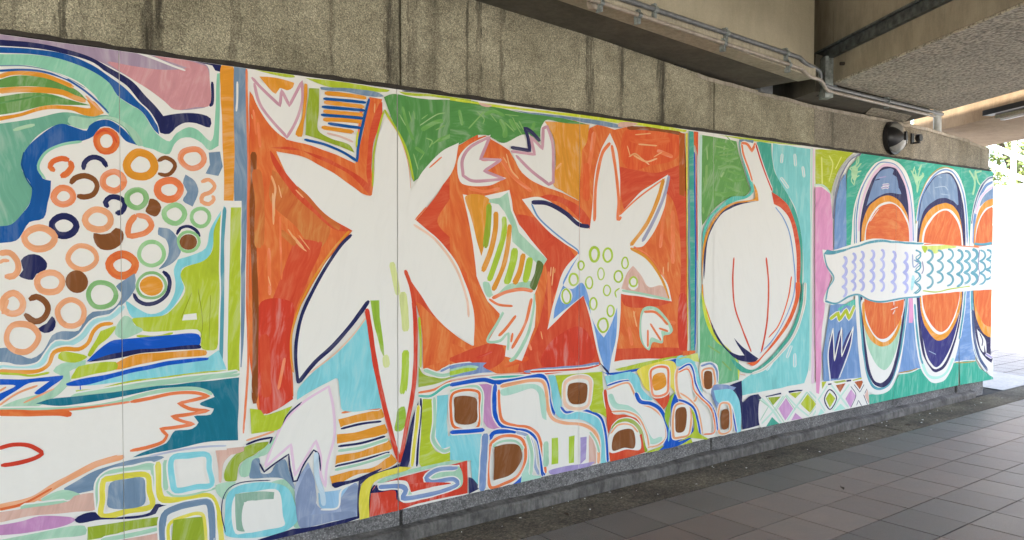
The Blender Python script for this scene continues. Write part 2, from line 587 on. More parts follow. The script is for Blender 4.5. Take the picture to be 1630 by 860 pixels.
PAINT = """
#painted_corner_field
F lilac 385,2315* 604,2320* 832,2325* 1061,2320* 1159,2287 1169,2228 1165,2126 1144,2106 1033,2085 1001,2101 927,2151 831,2204 715,2251 550,2281 384,2274*
F rose 761,2248 849,2244 953,2242 1047,2257 1106,2283 1152,2286 1167,2227 1168,2119 1105,2102 1020,2085 983,2112 909,2162 831,2204
S cream 9.2:0.96 867,2305 953,2285 1016,2267 1067,2255
F rose 953,2311 1067,2301 1152,2283 1139,2261 1028,2279 947,2294
f navy 1054,2316 1324,2320 1324,2303 1282,2290 1268,2309 1220,2301 1214,2268 1193,2271 1181,2290 1113,2298
#painted_arched_bands
F mint 384,2226* 523,2240 630,2230 714,2200 771,2164 800,2117 841,2090 889,2063 938,1990 962,1966 1000,1949 1026,1985 1078,2016 1117,2006 1143,1981 1170,1962 1184,1992 1193,2115 1201,2259* 1214,2264* 1210,2049 1204,1945* 1163,1922 1130,1953 1084,1973 1045,1966 1019,1938 1000,1896 968,1897 937,1911 888,1924 858,1983 817,2011 770,2032 736,2078 713,2113 657,2156 575,2182 496,2196 383,2183*
F navy 384,2277* 497,2285 604,2279 692,2260 772,2224 860,2179 908,2123 951,2082 976,2052* 1027,2067 1078,2076 1137,2075 1172,2062 1167,2023 1111,2036 1065,2035 1026,2011 1000,1982 963,1982 957,2005 926,2054 878,2107 836,2160 772,2196 715,2235 631,2256 523,2265 384,2255*
F blue 384,2250* 523,2262 631,2254 714,2226 772,2190 830,2149 872,2106 914,2066 950,2011 959,1972* 938,1990 889,2063 841,2090 800,2117 771,2164 714,2201 630,2230 523,2241 384,2227*
S cream 5.1:0.94 726,2221 783,2191 830,2159 872,2109 920,2066 954,2011
S navy 12.9:0.99 1179,2221 1181,2168 1178,2127 1168,2114
F seagreen 380,1963* 493,1992 601,2027 690,2024 770,2032 846,1994 895,1925* 865,1922 823,1986 770,2016 724,2011 689,1974 644,1976 600,1981 562,1968 508,1921 471,1864 455,1815 465,1780 490,1733 484,1673 463,1636 421,1587 376,1581*
F sage 628,2017 690,2014 770,2030 823,2011 870,1977 897,1928 876,1920 828,1986 770,2018 724,2011 686,1973 639,1975 617,1992
S mintlight 11.9:0.87 433,1944 467,1959 504,1972
F blue 692,1983 724,2008 770,2016 822,1983 867,1922* 828,1934 802,1968 770,1989 735,1983 706,1944 655,1920 599,1905 561,1894 529,1862 512,1825 515,1795 528,1765 557,1758* 555,1718 545,1675 531,1614 483,1598 462,1564 436,1525 375,1513* 375,1578* 421,1587 463,1636 484,1673 490,1733 465,1780 455,1815 471,1870 508,1921 562,1968 600,1983 644,1973 683,1964
S mint 9.8:0.89 666,1921 599,1904 545,1873 518,1831 515,1801 538,1765
S bluedark 4.8:0.87 466,1864 460,1821 472,1768 498,1722
#painted_leaf
F leaf 382,2124* 423,2144 469,2156 538,2159 602,2143 657,2119 690,2085* 646,2093 575,2114 495,2117 382,2097*
F leaf 382,2063* 468,2088 548,2097 629,2082 700,2066* 629,2062 547,2050 468,2022 381,1997*
S green 6.0:0.87 381,2039 453,2062 537,2087 601,2082
S amber 15.6:0.88 382,2136 423,2157 469,2165 538,2164 602,2146 640,2131
S amber 20.6:0.88 382,2085 458,2101 537,2108 602,2106 640,2092 682,2082
F amber 381,1989* 452,2009 547,2049 629,2059 698,2056 685,2088* 713,2082 747,2042* 712,2025 673,2027 628,2042 547,2033 452,1997 380,1971*
S peach 8.7:0.91 682,2103 707,2078 736,2050
S blue 7.9:0.89 383,2161 470,2177 538,2178 613,2160 668,2130 713,2095 766,2044
S slate 3.6:0.88 383,2180 470,2192 549,2186 630,2159 680,2134
S cream 4.8:0.88 383,2173 470,2185 549,2184 619,2162
#painted_border_bands
F amber 1219,2295 1268,2309 1275,2124 1279,1917 1269,1709* 1226,1709* 1224,1981 1216,2186
f slate 1163,1915 1212,1923 1222,1858 1203,1815 1147,1822 1166,1861
#painted_berry_cluster
l orange 26.9:0.92 793,1932 783,1904 762,1890 738,1892 723,1912 721,1940 739,1965 763,1971 785,1958
S redor 7.6:0.92 717,1951 746,1973 781,1957 795,1926
S orange 20.8:0.89 621,1844 596,1849 563,1834 554,1812 571,1799
S orange 22.2:0.89 621,1841 629,1820 612,1791 590,1778
S navy 18.8:0.91 672,1809 674,1835 694,1857 718,1862 742,1851 757,1825
l amber 30.5:0.94 913,1801 877,1794 845,1805 831,1837 845,1870 873,1893 909,1888 932,1866 937,1831
S brown 15.8:0.96 952,1862 981,1879 1012,1866 1021,1845 1002,1814 980,1805 952,1811
l orangelt 24.1:0.98 1120,1850 1086,1840 1058,1854 1043,1878 1053,1906 1083,1921 1117,1923 1139,1902 1140,1874
S brown 20.0:0.90 625,1751 639,1773 676,1786 710,1772 720,1747 705,1713 672,1701 647,1705
l orangelt 24.9:0.92 820,1771 810,1747 785,1731 758,1737 742,1754 743,1781 759,1800 786,1809 810,1795
l orangelt 24.8:0.89 565,1696 572,1717 590,1733 613,1732 629,1718 633,1696 621,1678 598,1669 577,1676
S navy 20.4:0.92 760,1663 749,1682 767,1704 791,1706 817,1693 822,1672 808,1645 784,1640
l greenlt 21.7:0.94 905,1704 896,1681 874,1665 849,1670 833,1689 832,1715 850,1733 875,1740 897,1729
F brown 920,1705 948,1699 965,1670 953,1637 938,1629 901,1652 913,1679
l orange2 28.2:0.96 1020,1711 989,1704 960,1717 949,1740 956,1766 985,1782 1018,1782 1042,1761 1040,1734
F slate 1063,1814* 1102,1789 1116,1743 1091,1676* 1052,1703 1070,1741 1053,1777
S peach 16.3:0.99 1129,1784 1162,1796 1187,1770 1168,1742 1135,1727 1131,1700 1161,1690 1183,1712 1175,1728
l greenpale 20.9:0.96 1059,1643 1047,1618 1024,1603 996,1610 978,1628 976,1654 997,1674 1024,1682 1050,1667
l greenpale 15.2:0.98 1087,1625 1092,1652 1112,1667 1138,1669 1159,1652 1162,1625 1147,1600 1122,1592 1099,1603
l navy 24.9:0.89 644,1585 631,1560 607,1548 579,1551 562,1571 559,1596 580,1618 608,1623 634,1609
l peach 24.0:0.91 748,1578 716,1573 689,1583 674,1609 685,1635 713,1653 745,1647 765,1629 767,1601
F brown 702,1558 730,1554 765,1561 786,1582 812,1569 815,1537 800,1508 770,1491 730,1495 707,1521
S orangelt 22.1:0.94 864,1635 907,1626 925,1594 903,1564 866,1551 836,1550 837,1595 864,1635
F slate 952,1588* 997,1579 1032,1533 1041,1479 1008,1436 945,1407* 983,1453 991,1499 978,1539 949,1558
S navy 13.4:0.97 1025,1556 1040,1583 1074,1592 1107,1574 1121,1548
l greenpale 12.1:0.97 1119,1526 1106,1498 1081,1485 1051,1488 1035,1511 1032,1540 1053,1564 1081,1568 1109,1554
F brown 1109,1526 1102,1507 1083,1495 1060,1495 1042,1507 1035,1526 1042,1545 1061,1557 1084,1557 1102,1545
l peach 24.5:0.88 481,1564 514,1577 546,1567 567,1543 558,1514 532,1497 497,1496 473,1513 464,1540
l greenpale 16.2:0.95 939,1523 965,1503 973,1470 959,1441 926,1426 894,1435 875,1465 882,1499 904,1521
l peach 19.6:0.90 612,1455 622,1485 649,1507 684,1503 708,1483 715,1451 696,1425 662,1413 629,1426
l orange 30.2:0.93 777,1460 810,1473 841,1461 860,1436 851,1405 827,1388 793,1387 770,1406 761,1435
F navy 451,1450 477,1473 514,1471 541,1440 533,1412 503,1400 489,1376 460,1381 445,1393 459,1415
S peach 21.5:0.86 379,1477 415,1480 439,1450 442,1414 427,1392 398,1390
S peach 13.1:0.86 379,1439 394,1451 414,1450
l peach 23.3:0.88 505,1359 510,1385 534,1400 564,1401 588,1381 590,1355 574,1331 545,1326 518,1335
F brown 683,1364 675,1337 654,1321 629,1322 610,1339 602,1365 610,1392 630,1407 655,1407 675,1390
l greenlt 18.5:0.91 785,1308 772,1276 741,1261 706,1265 686,1294 686,1328 707,1356 742,1358 772,1342
#painted_garden_bands
F slate 859,1395* 864,1343 840,1298 810,1267 780,1236 733,1226 704,1220 681,1191 658,1157 624,1138 591,1135 563,1126 547,1094 520,1056 477,1040 435,1051 410,1062 369,1069* 370,1119* 410,1117 446,1089 483,1071 515,1090 536,1125 553,1158 586,1171 619,1169 647,1171 670,1216 698,1243 733,1244 774,1253 801,1287 804,1319 784,1345 816,1367
S aquapale 18.6:0.89 374,1048 456,1034 509,1045 541,1088 569,1123 613,1120 658,1145 704,1202 762,1215 815,1261
S amber 15.5:0.89 374,1034 456,1022 508,1023 541,1045 560,1090 601,1101 646,1096 680,1118 698,1161 727,1188 773,1192
S ygreen 8.5:0.86 374,1025 430,1017 482,1006 546,1013
F aqua 822,1280 863,1252 918,1223 975,1241 1014,1299 1020,1352 1011,1406 1028,1452* 1093,1472 1146,1499 1167,1581 1229,1686* 1232,1652 1187,1575 1170,1486 1139,1445 1047,1412 1043,1365 1053,1325 1013,1252 968,1216 900,1205 845,1213
F ygreen 1222,1665* 1184,1582 1173,1486 1139,1443 1057,1415 1040,1385 1059,1331 1052,1298 1007,1243 968,1214 851,1210 845,1201 893,1153 1000,1149 1110,1146 1127,1118 1123,1070 1143,1054 1190,1057 1204,1237 1207,1444
f cream 1052,1217 1104,1218 1107,1191 1045,1192
S ygdark 3.4:0.97 1085,1307 1039,1197
S ygdark 3.4:0.98 1112,1323 1130,1172 1116,1078
S ygdark 2.7:0.98 1165,1294 1157,1102
S ygreen 10.6:0.95 862,1135 942,1126 1006,1139
f ygreen 1255,1680 1302,1681 1297,1374 1290,948 1238,953 1241,1236 1250,1444
S aquagr 15.2:0.99 1229,1679 1218,1513 1217,1306 1211,1099 1207,981
F aqua 1200,1051* 1234,963* 1004,952 818,951 656,950 678,970 819,988 1005,1005 1136,1015
F sage 785,1185 815,1222 842,1208 851,1181 887,1158 850,1136 808,1124 779,1147
F sage 367,894* 444,921 513,934 561,951 589,991 557,1019 584,1044 671,1051* 668,1033 612,1011 617,976 583,930 534,898 480,880
F ygreen 585,1091 646,1081 679,1063 634,1046 574,1066
F ygreen 726,1163* 785,1180 755,1135 720,1106 691,1063 680,1071 712,1132
F cobalt 675,1045* 726,1096 761,1122 784,1127 881,1127 1006,1132 1115,1127 1115,1078 942,1077 760,1057
F navy 677,1042* 760,1066 850,1078 973,1078 1116,1081 1121,1065 1005,1065 880,1062 760,1045
F amber 775,1025 850,1056 1005,1059 1144,1055 1143,1035 1005,1032 880,1017 780,1004
F ygreen 644,1027 781,1034 786,1006 702,992 616,979 628,1005
F cobalt 599,965 645,977 760,989 879,1006 1005,1023 1153,1023 1149,1013 1005,1005 879,988 759,969 670,951 605,956
S cobalt 4.4:0.90 650,954 651,926
F ygreen 633,934 712,932 789,946 879,954 1004,958 1135,963 1234,959 1135,954 1004,948 879,944 788,939 712,924 644,923
F cobalt 368,1003* 455,995 590,997* 588,985 551,958 510,930 489,937 543,978* 471,978 429,951 367,910* 368,941* 429,972 368,981*
S cobalt 4.3:0.87 507,938 508,924
S peach 7.7:0.85 368,953 398,971
S peach 7.8:0.86 367,899 434,943 502,966
S peach 7.3:0.87 454,904 507,926 559,948
S sage 22.5:0.94 616,906 759,919 941,931 1135,936 1290,940
S sage 15.5:0.92 367,886 533,869 672,860 788,868 909,892 1036,898 1121,887 1168,860
#painted_berry_cluster
l peach 24.1:0.86 409,1252 391,1270 391,1297 404,1318 426,1327 446,1313 457,1288 451,1261 431,1249
S peach 13.1:0.85 389,1249 408,1302
S brown 21.9:0.87 477,1299 501,1310 530,1291 541,1260 524,1224 495,1215 461,1245
F navy 508,1185 537,1205 554,1233 567,1209 559,1176 529,1166
l peach 20.9:0.89 600,1195 580,1219 574,1256 594,1285 625,1294 656,1275 667,1244 659,1209 633,1191
l peach 21.6:0.86 429,1106 404,1136 403,1172 421,1203 457,1207 489,1193 508,1157 494,1122 466,1100
F cream 858,1356 883,1401 945,1413 989,1366 982,1300 931,1266 882,1277
l greenlt 11.8:0.94 866,1335 875,1370 903,1393 942,1393 972,1365 979,1329 955,1298 919,1290 883,1301
F amber 968,1339 959,1315 935,1301 907,1302 884,1317 875,1341 884,1365 907,1379 936,1379 959,1363
S navy 15.8:0.95 967,1401 988,1380 995,1346 982,1303 944,1272 900,1265 864,1285 852,1314
#painted_teal_field
F teal 495,897* 550,909 759,911 941,918 1135,920 1286,921* 1281,642* 1133,653 1002,641 842,633* 876,647 976,672 997,704 1012,721 1080,720 1108,743 1089,773 1161,771 1176,794* 1114,824 1178,845* 1162,871 1102,897 1004,908 878,898 758,885 644,879 577,878
#painted_fish
S orange2 8.7:0.88 367,880 480,868 588,860 700,860 836,864
S orange2 13.4:0.96 836,864 915,871 1004,881 1095,874 1155,853* 1094,844 1026,836* 1078,805 1154,789* 1068,783 998,783* 1041,758 1090,739* 1009,735 952,737* 978,706* 964,682 907,667 832,661
S orange 23.3:0.87 367,877 480,861 577,851 618,839
S peach 25.0:0.88 362,515 476,525 557,566 641,601 709,628 809,643
S orange 8.5:0.86 362,507 450,516 546,557
S peach 6.2:0.87 487,524 546,506
S red 14.5:0.86 365,739 416,748 468,738 505,712 514,698 478,682 415,674 377,675
#painted_stepping_squares
F slate 587,549* 640,574 697,600 756,612 845,624 938,625 966,615 900,595 845,588 744,585 720,564 708,527 657,521 595,525
S slatepale 8.2:0.97 907,627 1034,635 1133,634 1228,624
F sage 508,517 584,543 645,513 606,501
S sage 21.0:0.87 439,500 600,489
F clay 362,500* 476,496 606,494 623,510 708,507 704,445 628,447 475,464 362,459*
F orchid 361,449* 449,449 502,455 611,429 627,413 583,400 475,399 361,410*
F sage 361,389* 448,391 555,394 661,385 666,351 528,361 422,367 360,374*
S sage 28.7:0.92 719,423 717,545 755,577 845,578 919,579 923,495 930,441
l yellow 22.1:0.92 731,555 767,559 827,560 897,548 905,485 914,417 825,413 724,412 726,479
F slate 755,542 814,547 882,541 890,488 885,428 825,423 748,443 746,488
F navy 623,417 656,434 701,433 719,409 825,390 905,390 927,420 949,417 1032,421 1126,411 1124,400 1032,407 942,402 929,379 843,377 718,399 638,400
F olive 671,378* 753,375 942,365* 942,330* 812,332 753,324 695,324 669,326*
S sage 17.0:0.92 718,314 842,311 941,315
f clay 694,300 824,300 941,295 944,237 694,293
S yellow 24.5:0.96 940,599 943,538 946,464 961,435 1065,422 1151,414 1177,377 1193,307 1206,192
S sage 22.8:0.95 971,601 970,520 972,473
S sage 8.2:0.97 974,469 1000,444 1065,434 1152,440 1199,446
l aqua 23.2:0.97 998,603 1066,606 1146,595 1152,537 1162,463 1098,464 1013,464 1000,495
S slate 27.3:0.96 957,241 964,367 1019,390 1097,394 1148,387 1161,328 1165,195
S yellow 15.0:0.96 980,243 983,323 1031,343 1117,343 1133,278 1136,201
F olive 999,337* 1051,336 1120,328* 1129,265 1133,202* 992,233*
F clay 1179,609* 1288,601* 1249,583 1214,548 1205,464 1196,467 1192,531
F sage 1182,456 1269,456 1234,419 1216,387 1185,420
F olive 1417,615* 1363,570 1323,554 1283,529 1272,462 1261,458 1222,468 1220,515 1250,565 1306,606 1357,616
F sage 1415,613* 1426,588 1403,564 1345,533 1334,501 1328,472 1294,475 1286,515 1317,554 1362,564
F sage 1431,423 1514,420 1562,312 1585,190 1543,194 1537,259 1502,370
F aqua 1215,240* 1222,377 1238,418 1288,439 1373,436 1454,418 1514,379 1543,304 1558,225 1500,185 1383,182 1264,205 1226,221
F cream 1265,224 1249,338 1271,401 1350,397 1466,382 1489,257 1495,215 1400,212 1309,215
F sagedk 1266,402* 1356,396 1448,377* 1445,346* 1373,354 1305,358* 1306,226* 1281,234 1268,246
F cream 1306,355 1384,349 1454,338 1486,246 1489,216 1401,215 1310,223
S navy 4.4:1.00 1221,239 1205,325 1211,390 1239,434 1300,449 1428,436
f navy 1366,173 1441,180 1537,188 1685,175 1685,134 1579,168 1500,156 1441,146 1366,163
F slate 1330,487 1341,542 1377,547 1384,477 1428,470 1451,503 1496,521 1519,462 1534,423 1549,368 1496,429 1428,448 1333,461
F slatelt 1545,354 1549,398 1612,491* 1644,396 1659,273 1757,239 1790,309 1866,342 1866,186 1740,181 1572,182* 1553,286
F grayblue 1549,309 1573,394 1620,460 1651,335 1643,269 1572,186
F grayblue 1778,311 1866,334 1861,203 1790,201
F skyblue 1663,332* 1740,330 1790,332 1832,348 1782,288 1761,246 1675,262
F grayblue 1572,230 1707,226 1857,203 1857,179 1740,185 1579,184
S cream 9.2:1.08 1858,355 1782,322 1765,245 1675,251
f navy 1368,164 1533,183 1564,180 1707,178 1866,180 1870,294 1879,355 1918,372 2051,389 2105,404 2105,388 1935,365 1888,338 1878,168 1740,154 1548,150 1397,150
f navy 1926,166 1931,283 1961,321 1984,305 1944,281 1935,172
#painted_tulip
F cream 1395,497* 1429,571 1475,681 1551,745 1630,817 1710,843 1742,729 1750,591 1716,368* 1692,342* 1676,413 1628,549* 1549,413 1534,415 1519,536* 1429,506
S pinkpale 11.9:1.05 1403,507 1444,605 1497,700 1590,777 1718,838* 1742,729 1746,592 1708,461 1700,356* 1676,421 1676,504 1652,586* 1620,542 1546,436* 1538,503 1527,586* 1466,544 1403,500
S navy 7.4:1.04 1377,522 1399,479* 1451,510 1516,542* 1523,476 1538,411* 1557,411* 1589,480 1640,543* 1664,521 1676,436
S navy 7.3:1.04 1475,670 1513,727 1582,778
S skypale 22.6:1.07 1652,530 1656,417 1683,329 1691,267
#painted_striped_bands
S peach 8.6:1.02 1317,635 1385,646 1448,659
S navy 8.6:1.02 1316,616 1371,629 1437,632* 1426,605
F olive 1422,614 1356,604 1298,584 1249,550 1248,469 1269,469 1284,530 1334,564 1400,590
F sage 1452,633 1400,576 1327,551 1291,514 1290,476 1326,473 1348,548 1414,559 1463,646
F clay 1228,612* 1306,610* 1305,590 1228,581*
F amber 1771,673* 1876,682 2007,692* 2020,649 1893,641 1783,633*
F amber 1762,601* 1876,597 2024,616* 2038,567 1893,556 1762,555*
F amber 1758,499* 1901,500 2042,542* 2060,484 1875,465 1749,443*
F amber 1724,405* 1832,410 1962,412 2060,460* 2092,415 2015,387 1875,387 1740,349*
S navy 10.9:1.10 1783,624 1893,634 2005,632
S navy 10.9:1.10 1766,542 1893,540 2031,556
S navy 10.9:1.10 1749,447 1892,454 2049,471
S sage 14.0:1.11 1766,520 1892,518 2042,538
S sage 12.5:1.10 1749,430 1892,437 2051,457
S orange 10.9:1.10 1787,701 1876,706 1998,697
F navy 1732,369 1832,367 1918,380 2006,397 1935,365 1790,348 1749,344
#painted_star_field
f slate 1275,2303 1328,2304 1337,2061 1339,1851 1326,1556 1318,1429 1304,1430 1307,1710 1271,1708
f slate 1306,1723 1327,1724 1315,1176 1300,966 1295,966
S cream 8.3:1.01 1289,2236 1288,2153 1284,2104
S orange2 9.8:1.01 1331,2297 1332,2130 1336,1921 1332,1570 1326,1289 1330,1006 1306,668
F orange 1341,2201* 1391,2136 1431,2070 1512,1998* 1604,1984 1747,1951 1863,1913* 1906,2077 1941,2242* 2011,2242* 1949,1965 1953,1765 1863,1784 1714,1874 1588,1925 1463,1941* 1519,1833 1611,1743 1713,1650 1854,1592* 1713,1433 1616,1294 1553,1164 1526,1034 1537,930 1540,812* 1386,736 1375,752 1335,1005 1332,1359 1339,1921
F rust 1444,1857* 1572,1778 1681,1686 1729,1575 1649,1485 1556,1602 1436,1714
F redor 1555,1551* 1681,1515 1617,1353 1554,1208 1530,1063 1536,798* 1401,749 1380,930 1426,1213 1494,1392
F redor 1434,1956* 1542,1965 1683,1916 1829,1858 1940,1764* 1931,1818 1796,1894 1620,1949 1482,1953
F redor 1437,1942 1519,1833 1634,1722 1795,1637 1845,1588 1746,1591 1634,1677 1541,1755 1452,1879
F red 1382,1244 1539,1245 1522,1034 1540,798* 1423,746 1379,758
F redor 2011,2226* 2006,2141 1958,1997 1944,1764* 1923,1886 1949,2104 1993,2217
S rustdk 25.4:1.02 1359,1930 1356,1782 1352,1641 1358,1429 1363,1216 1357,797
S peachstreak 8.6:1.04 1447,1750 1450,1607
S peachstreak 8.8:1.06 1540,1558 1594,1500
S peachstreak 10.0:1.04 1440,1829 1459,1772 1452,1715 1452,1643
S peachstreak 5.0:1.04 1474,1787 1488,1731
S rust 42.4:1.02 1371,1853 1385,1712 1380,1500
S rust 29.7:1.07 1572,1792 1681,1679 1778,1591
S peachstreak 6.6:1.06 1557,1770 1595,1735
S peachstreak 6.6:1.06 1518,1587 1571,1515 1609,1485
S peachstreak 4.4:1.06 1571,1559 1625,1493
S rust 26.1:1.05 1480,1579 1555,1515
S orange2 15.8:1.03 1427,1500 1430,1285
S orange2 10.1:1.04 1480,1644 1486,1355
S peachstreak 5.0:1.03 1423,1371 1434,1328
S redor 43.1:1.02 1403,1107 1412,819
S orange2 14.5:1.04 1468,849 1499,992
S redor 22.2:1.07 1681,1530 1633,1426 1585,1317
S orange2 12.2:1.11 1898,2191 1880,2037
S orange2 12.7:1.03 1380,2065 1390,1953
S orange2 9.8:1.02 1359,2119 1372,2008
S peachstreak 6.2:1.13 1971,2214 1967,2168
S peachstreak 4.9:1.02 1351,2097 1355,2076
#painted_tulip_small
F cream 1335,2256* 1484,2239 1598,2282* 1593,2158 1558,2031 1516,2006 1445,2050 1380,2135
F amber 1385,2269* 1469,2274 1552,2262* 1544,2239 1517,2222 1484,2229 1465,2200 1435,2219 1403,2250
S pink 12.9:1.04 1352,2262 1395,2221 1483,2150* 1491,2222* 1528,2155* 1590,2274* 1590,2180 1558,2082 1516,2010* 1438,2085 1388,2150 1363,2238
F amber 1602,2265 1615,2263 1613,2160 1601,2086 1589,2016 1558,2024 1589,2100 1599,2173
#painted_top_border
F ygreen 1338,2302* 1544,2303* 1559,2290 1514,2285 1410,2292
F ygreen 1606,2294* 1823,2297* 2055,2290* 2037,2278 1881,2269 1716,2266
F ygreen 2109,2289* 2554,2308* 2554,2294* 2315,2285 2146,2277
F slate 1680,2260 1798,2269 1967,2272 2020,2255 1967,2245 1798,2252 1684,2249
S navydk 5.3:1.11 1606,2303 1798,2304 1985,2301 2100,2303
S navydk 5.6:1.17 2127,2295 2286,2302
#painted_striped_flag
F olive 1627,2246* 1678,2252* 1674,2145 1667,2056 1731,2024 1830,1998 1859,1963* 1747,1996 1604,2028* 1613,2138
S amber 18.1:1.10 1704,2233 1797,2237 1924,2236
S amber 18.1:1.10 1700,2190 1797,2191 1911,2191
S amber 18.1:1.10 1696,2147 1797,2149 1906,2152
S amber 18.1:1.10 1695,2108 1797,2116 1898,2118
S amber 18.0:1.09 1687,2071 1780,2066 1855,2063
S blue 13.6:1.10 1696,2206 1814,2211 1924,2213
S blue 13.6:1.10 1688,2167 1814,2171 1915,2174
S blue 13.6:1.10 1684,2129 1814,2133 1906,2135
S blue 13.6:1.10 1719,2092 1813,2088 1898,2087
S clay 10.5:1.10 1715,2045 1780,2036 1851,2015
S blue 12.2:1.12 1939,2234 1906,2115 1880,2006 1872,1922
S blue 12.0:1.09 1600,2006 1699,1992 1796,1962 1876,1922
S yellowgr 7.6:1.11 1876,2067 1868,1990
#painted_green_field
F green 2020,2251* 2073,2273 2239,2268 2554,2294* 2596,2291* 2596,2114* 2534,2083* 2433,2033 2354,1995 2238,1873 2191,1839* 2173,1918 2127,2018 2073,2131 2037,2214
S ygreen 11.1:1.15 2024,2189 2055,2145 2109,2072 2154,1988 2191,1847
S ygreen 7.8:1.13 2019,2181 1984,2061 1962,1951 1957,1803
S peach 7.0:1.13 2041,2152 1993,2031 1970,1889 1966,1765
S peach 6.3:1.15 2041,2152 2109,2056 2154,1948 2173,1806
S greenlt2 5.7:1.19 2229,2130 2334,2197 2383,2210
S green2 21.1:1.19 2238,2107 2325,2156 2373,2168
S green2 17.7:1.17 2201,2016 2257,1988
S greenlt2 6.5:1.18 2267,2069 2305,2056 2286,2022
S green2 19.7:1.20 2334,2059 2433,2100
S greenlt2 4.8:1.16 2164,2196 2182,2142
S green2 14.3:1.16 2127,2216 2155,2123 2192,2047
S greenlt2 4.0:1.17 2192,2199 2201,2160
S greenlt2 4.8:1.18 2239,2163 2277,2191
S greenlt2 5.7:1.19 2305,2040 2354,2077
S greenlt2 5.0:1.21 2413,2222 2473,2253
S green2 18.3:1.21 2413,2148 2513,2174
S greenlt2 4.2:1.22 2433,2199 2534,2234
S greenlt2 4.8:1.17 2229,1953 2253,1987
S greenlt2 6.3:1.16 2109,2174 2145,2122
S greenlt2 6.4:1.17 2191,1983 2219,1904
S greenlt2 5.7:1.19 2325,2115 2383,2145
#painted_star_field
F orange 2596,2114* 2534,2083 2473,2037 2433,1934 2334,1781 2257,1696 2200,1638* 2286,1567 2413,1452 2483,1334 2555,1196 2597,989 2576,964* 2473,1023 2334,1131 2237,1258 2204,1291 2218,1177 2237,1095 2247,878* 2324,855 2433,891 2555,906 2597,920*
F redor 2453,2002* 2433,1917 2334,1781 2205,1638* 2334,1543 2453,1393 2576,1161 2453,1518 2334,1641 2433,1793
F redor 2135,1397* 2200,1299 2324,1140 2209,1210 2190,1146 2172,1260
F orange 2204,1227* 2237,1209 2353,1097 2555,966 2555,940 2353,898 2247,882* 2242,1054
f orange 2413,1999 2463,2044 2555,2085 2649,2114 2691,2096 2746,2075 2812,2045 2834,2012 2902,1928 3041,1864 3210,1826 3336,1785 3347,2067 3397,2164 3423,2223 3488,2253 3582,2243 3636,2233 3733,2261 3963,2273 4278,2270 4304,2031 4317,1611 4348,1080 4335,783 4037,806 3661,797 3511,785 3215,778 2859,792 2726,805 2640,847 2535,874 2413,867 2413,1001 2566,939 2555,1162 2493,1333 2413,1452
F rustor 3733,2242 4023,2273 4239,2246 4224,2109 3951,2030 3777,1999 3693,2072
F redor 3679,2013* 3806,2001 4026,1994 4304,2052 4315,1821 4302,817 4254,821 4262,1505 4180,1816 3952,1909 3737,1741 3694,1857
F redor 2914,1752 3089,1812 3210,1799 3361,1739 3466,1637* 3414,1627 3210,1762 2971,1780
F redor 2846,1679 2971,1682 3138,1613 3312,1456* 3237,1364 3115,1136 3092,1028* 3377,1219 3416,1170 3511,790* 3215,769 2882,799 3020,1050 3091,1320 3066,1430 3019,1485
F redor 3419,798* 3511,867 3744,869 4318,827 4335,772 3745,800
F redor 3685,1219* 4172,1151 4034,1125 3742,1138
F red 4250,1190 4322,1188 4334,826 4254,832
F redor 2413,918* 2587,964 2748,978 2781,888 2640,830 2413,901
F red 3116,953 3314,1033 3417,989 3471,832 3215,787 3045,830
S rustdk 22.2:1.48 3747,2258 4023,2273 4262,2266
S rustdk 23.0:1.52 4270,2264 4288,2114 4298,1884
F amber2 3069,2232* 3208,2236 3423,2247* 3398,2136 3349,2067 3342,1785* 3210,1836 3137,1869 3154,2007 3135,2142
F amber2 3208,2231 3346,2240 3335,1841 3284,1913 3234,2058
S rustor 40.2:1.47 3762,2195 3935,2180 4145,2217
S peachstreak 8.0:1.45 3763,2077 3819,2101 3877,2075 3951,2040
S peachstreak 7.0:1.46 3818,2220 3964,2242
S orange2 26.6:1.49 4024,2136 4177,2106
S peachstreak 6.1:1.48 3995,2093 4070,2129
S peachstreak 5.9:1.43 3748,2145 3777,2078
S orange2 24.6:1.38 3462,2208 3437,2073 3399,1920
S rustor 37.7:1.37 3398,2014 3400,1787
S orange2 17.1:1.24 2534,1823 2639,1810 2746,1832
S orange2 21.1:1.28 2746,2006 2834,1907 2971,1825
S peachstreak 6.1:1.27 2768,2007 2795,1974
S rustor 42.2:1.21 2493,1376 2524,1248
S orange2 18.3:1.32 3102,1366 3116,1045
S orange2 14.8:1.33 3188,1281 3139,1191
S peachstreak 5.5:1.32 3120,1393 3117,1338
S peachstreak 5.5:1.32 3151,1384 3148,1356
S redor 45.6:1.32 3042,1503 3138,1549
S orange2 20.5:1.48 4103,1814 4075,1607 4061,1505
S orange2 27.0:1.50 4181,1754 4185,1401
S peachstreak 6.2:1.48 4077,1340 4086,1278
S peachstreak 7.3:1.49 4138,1412 4139,1349
S orange2 22.0:1.43 3771,1007 3801,885
S peachstreak 6.0:1.44 3828,1104 3814,1065
S orange2 20.8:1.49 4035,1043 4220,1002
S redor 41.3:1.50 4148,1960 4180,1837
S orange2 16.2:1.29 2927,1002 2974,917
S peachstreak 5.5:1.30 3044,1021 3056,975
S red 13.8:1.23 2587,904 2693,930
S rustor 26.7:1.27 2781,844 2951,874
S peachstreak 11.0:1.33 3154,1961 3197,2001
S peachstreak 10.0:1.46 3805,2090 3921,2058 4025,2085
S peachstreak 9.0:1.46 3848,2163 4024,2167
S peachstreak 7.9:1.27 2790,2026 2823,1941 2879,1892
S peachstreak 7.3:1.32 3139,1393 3127,1283
S peachstreak 7.5:1.35 3287,1410 3275,1363
S peachstreak 7.2:1.48 4092,1381 4094,1237
S peachstreak 8.0:1.44 3813,1105 3843,1003
#painted_green_field
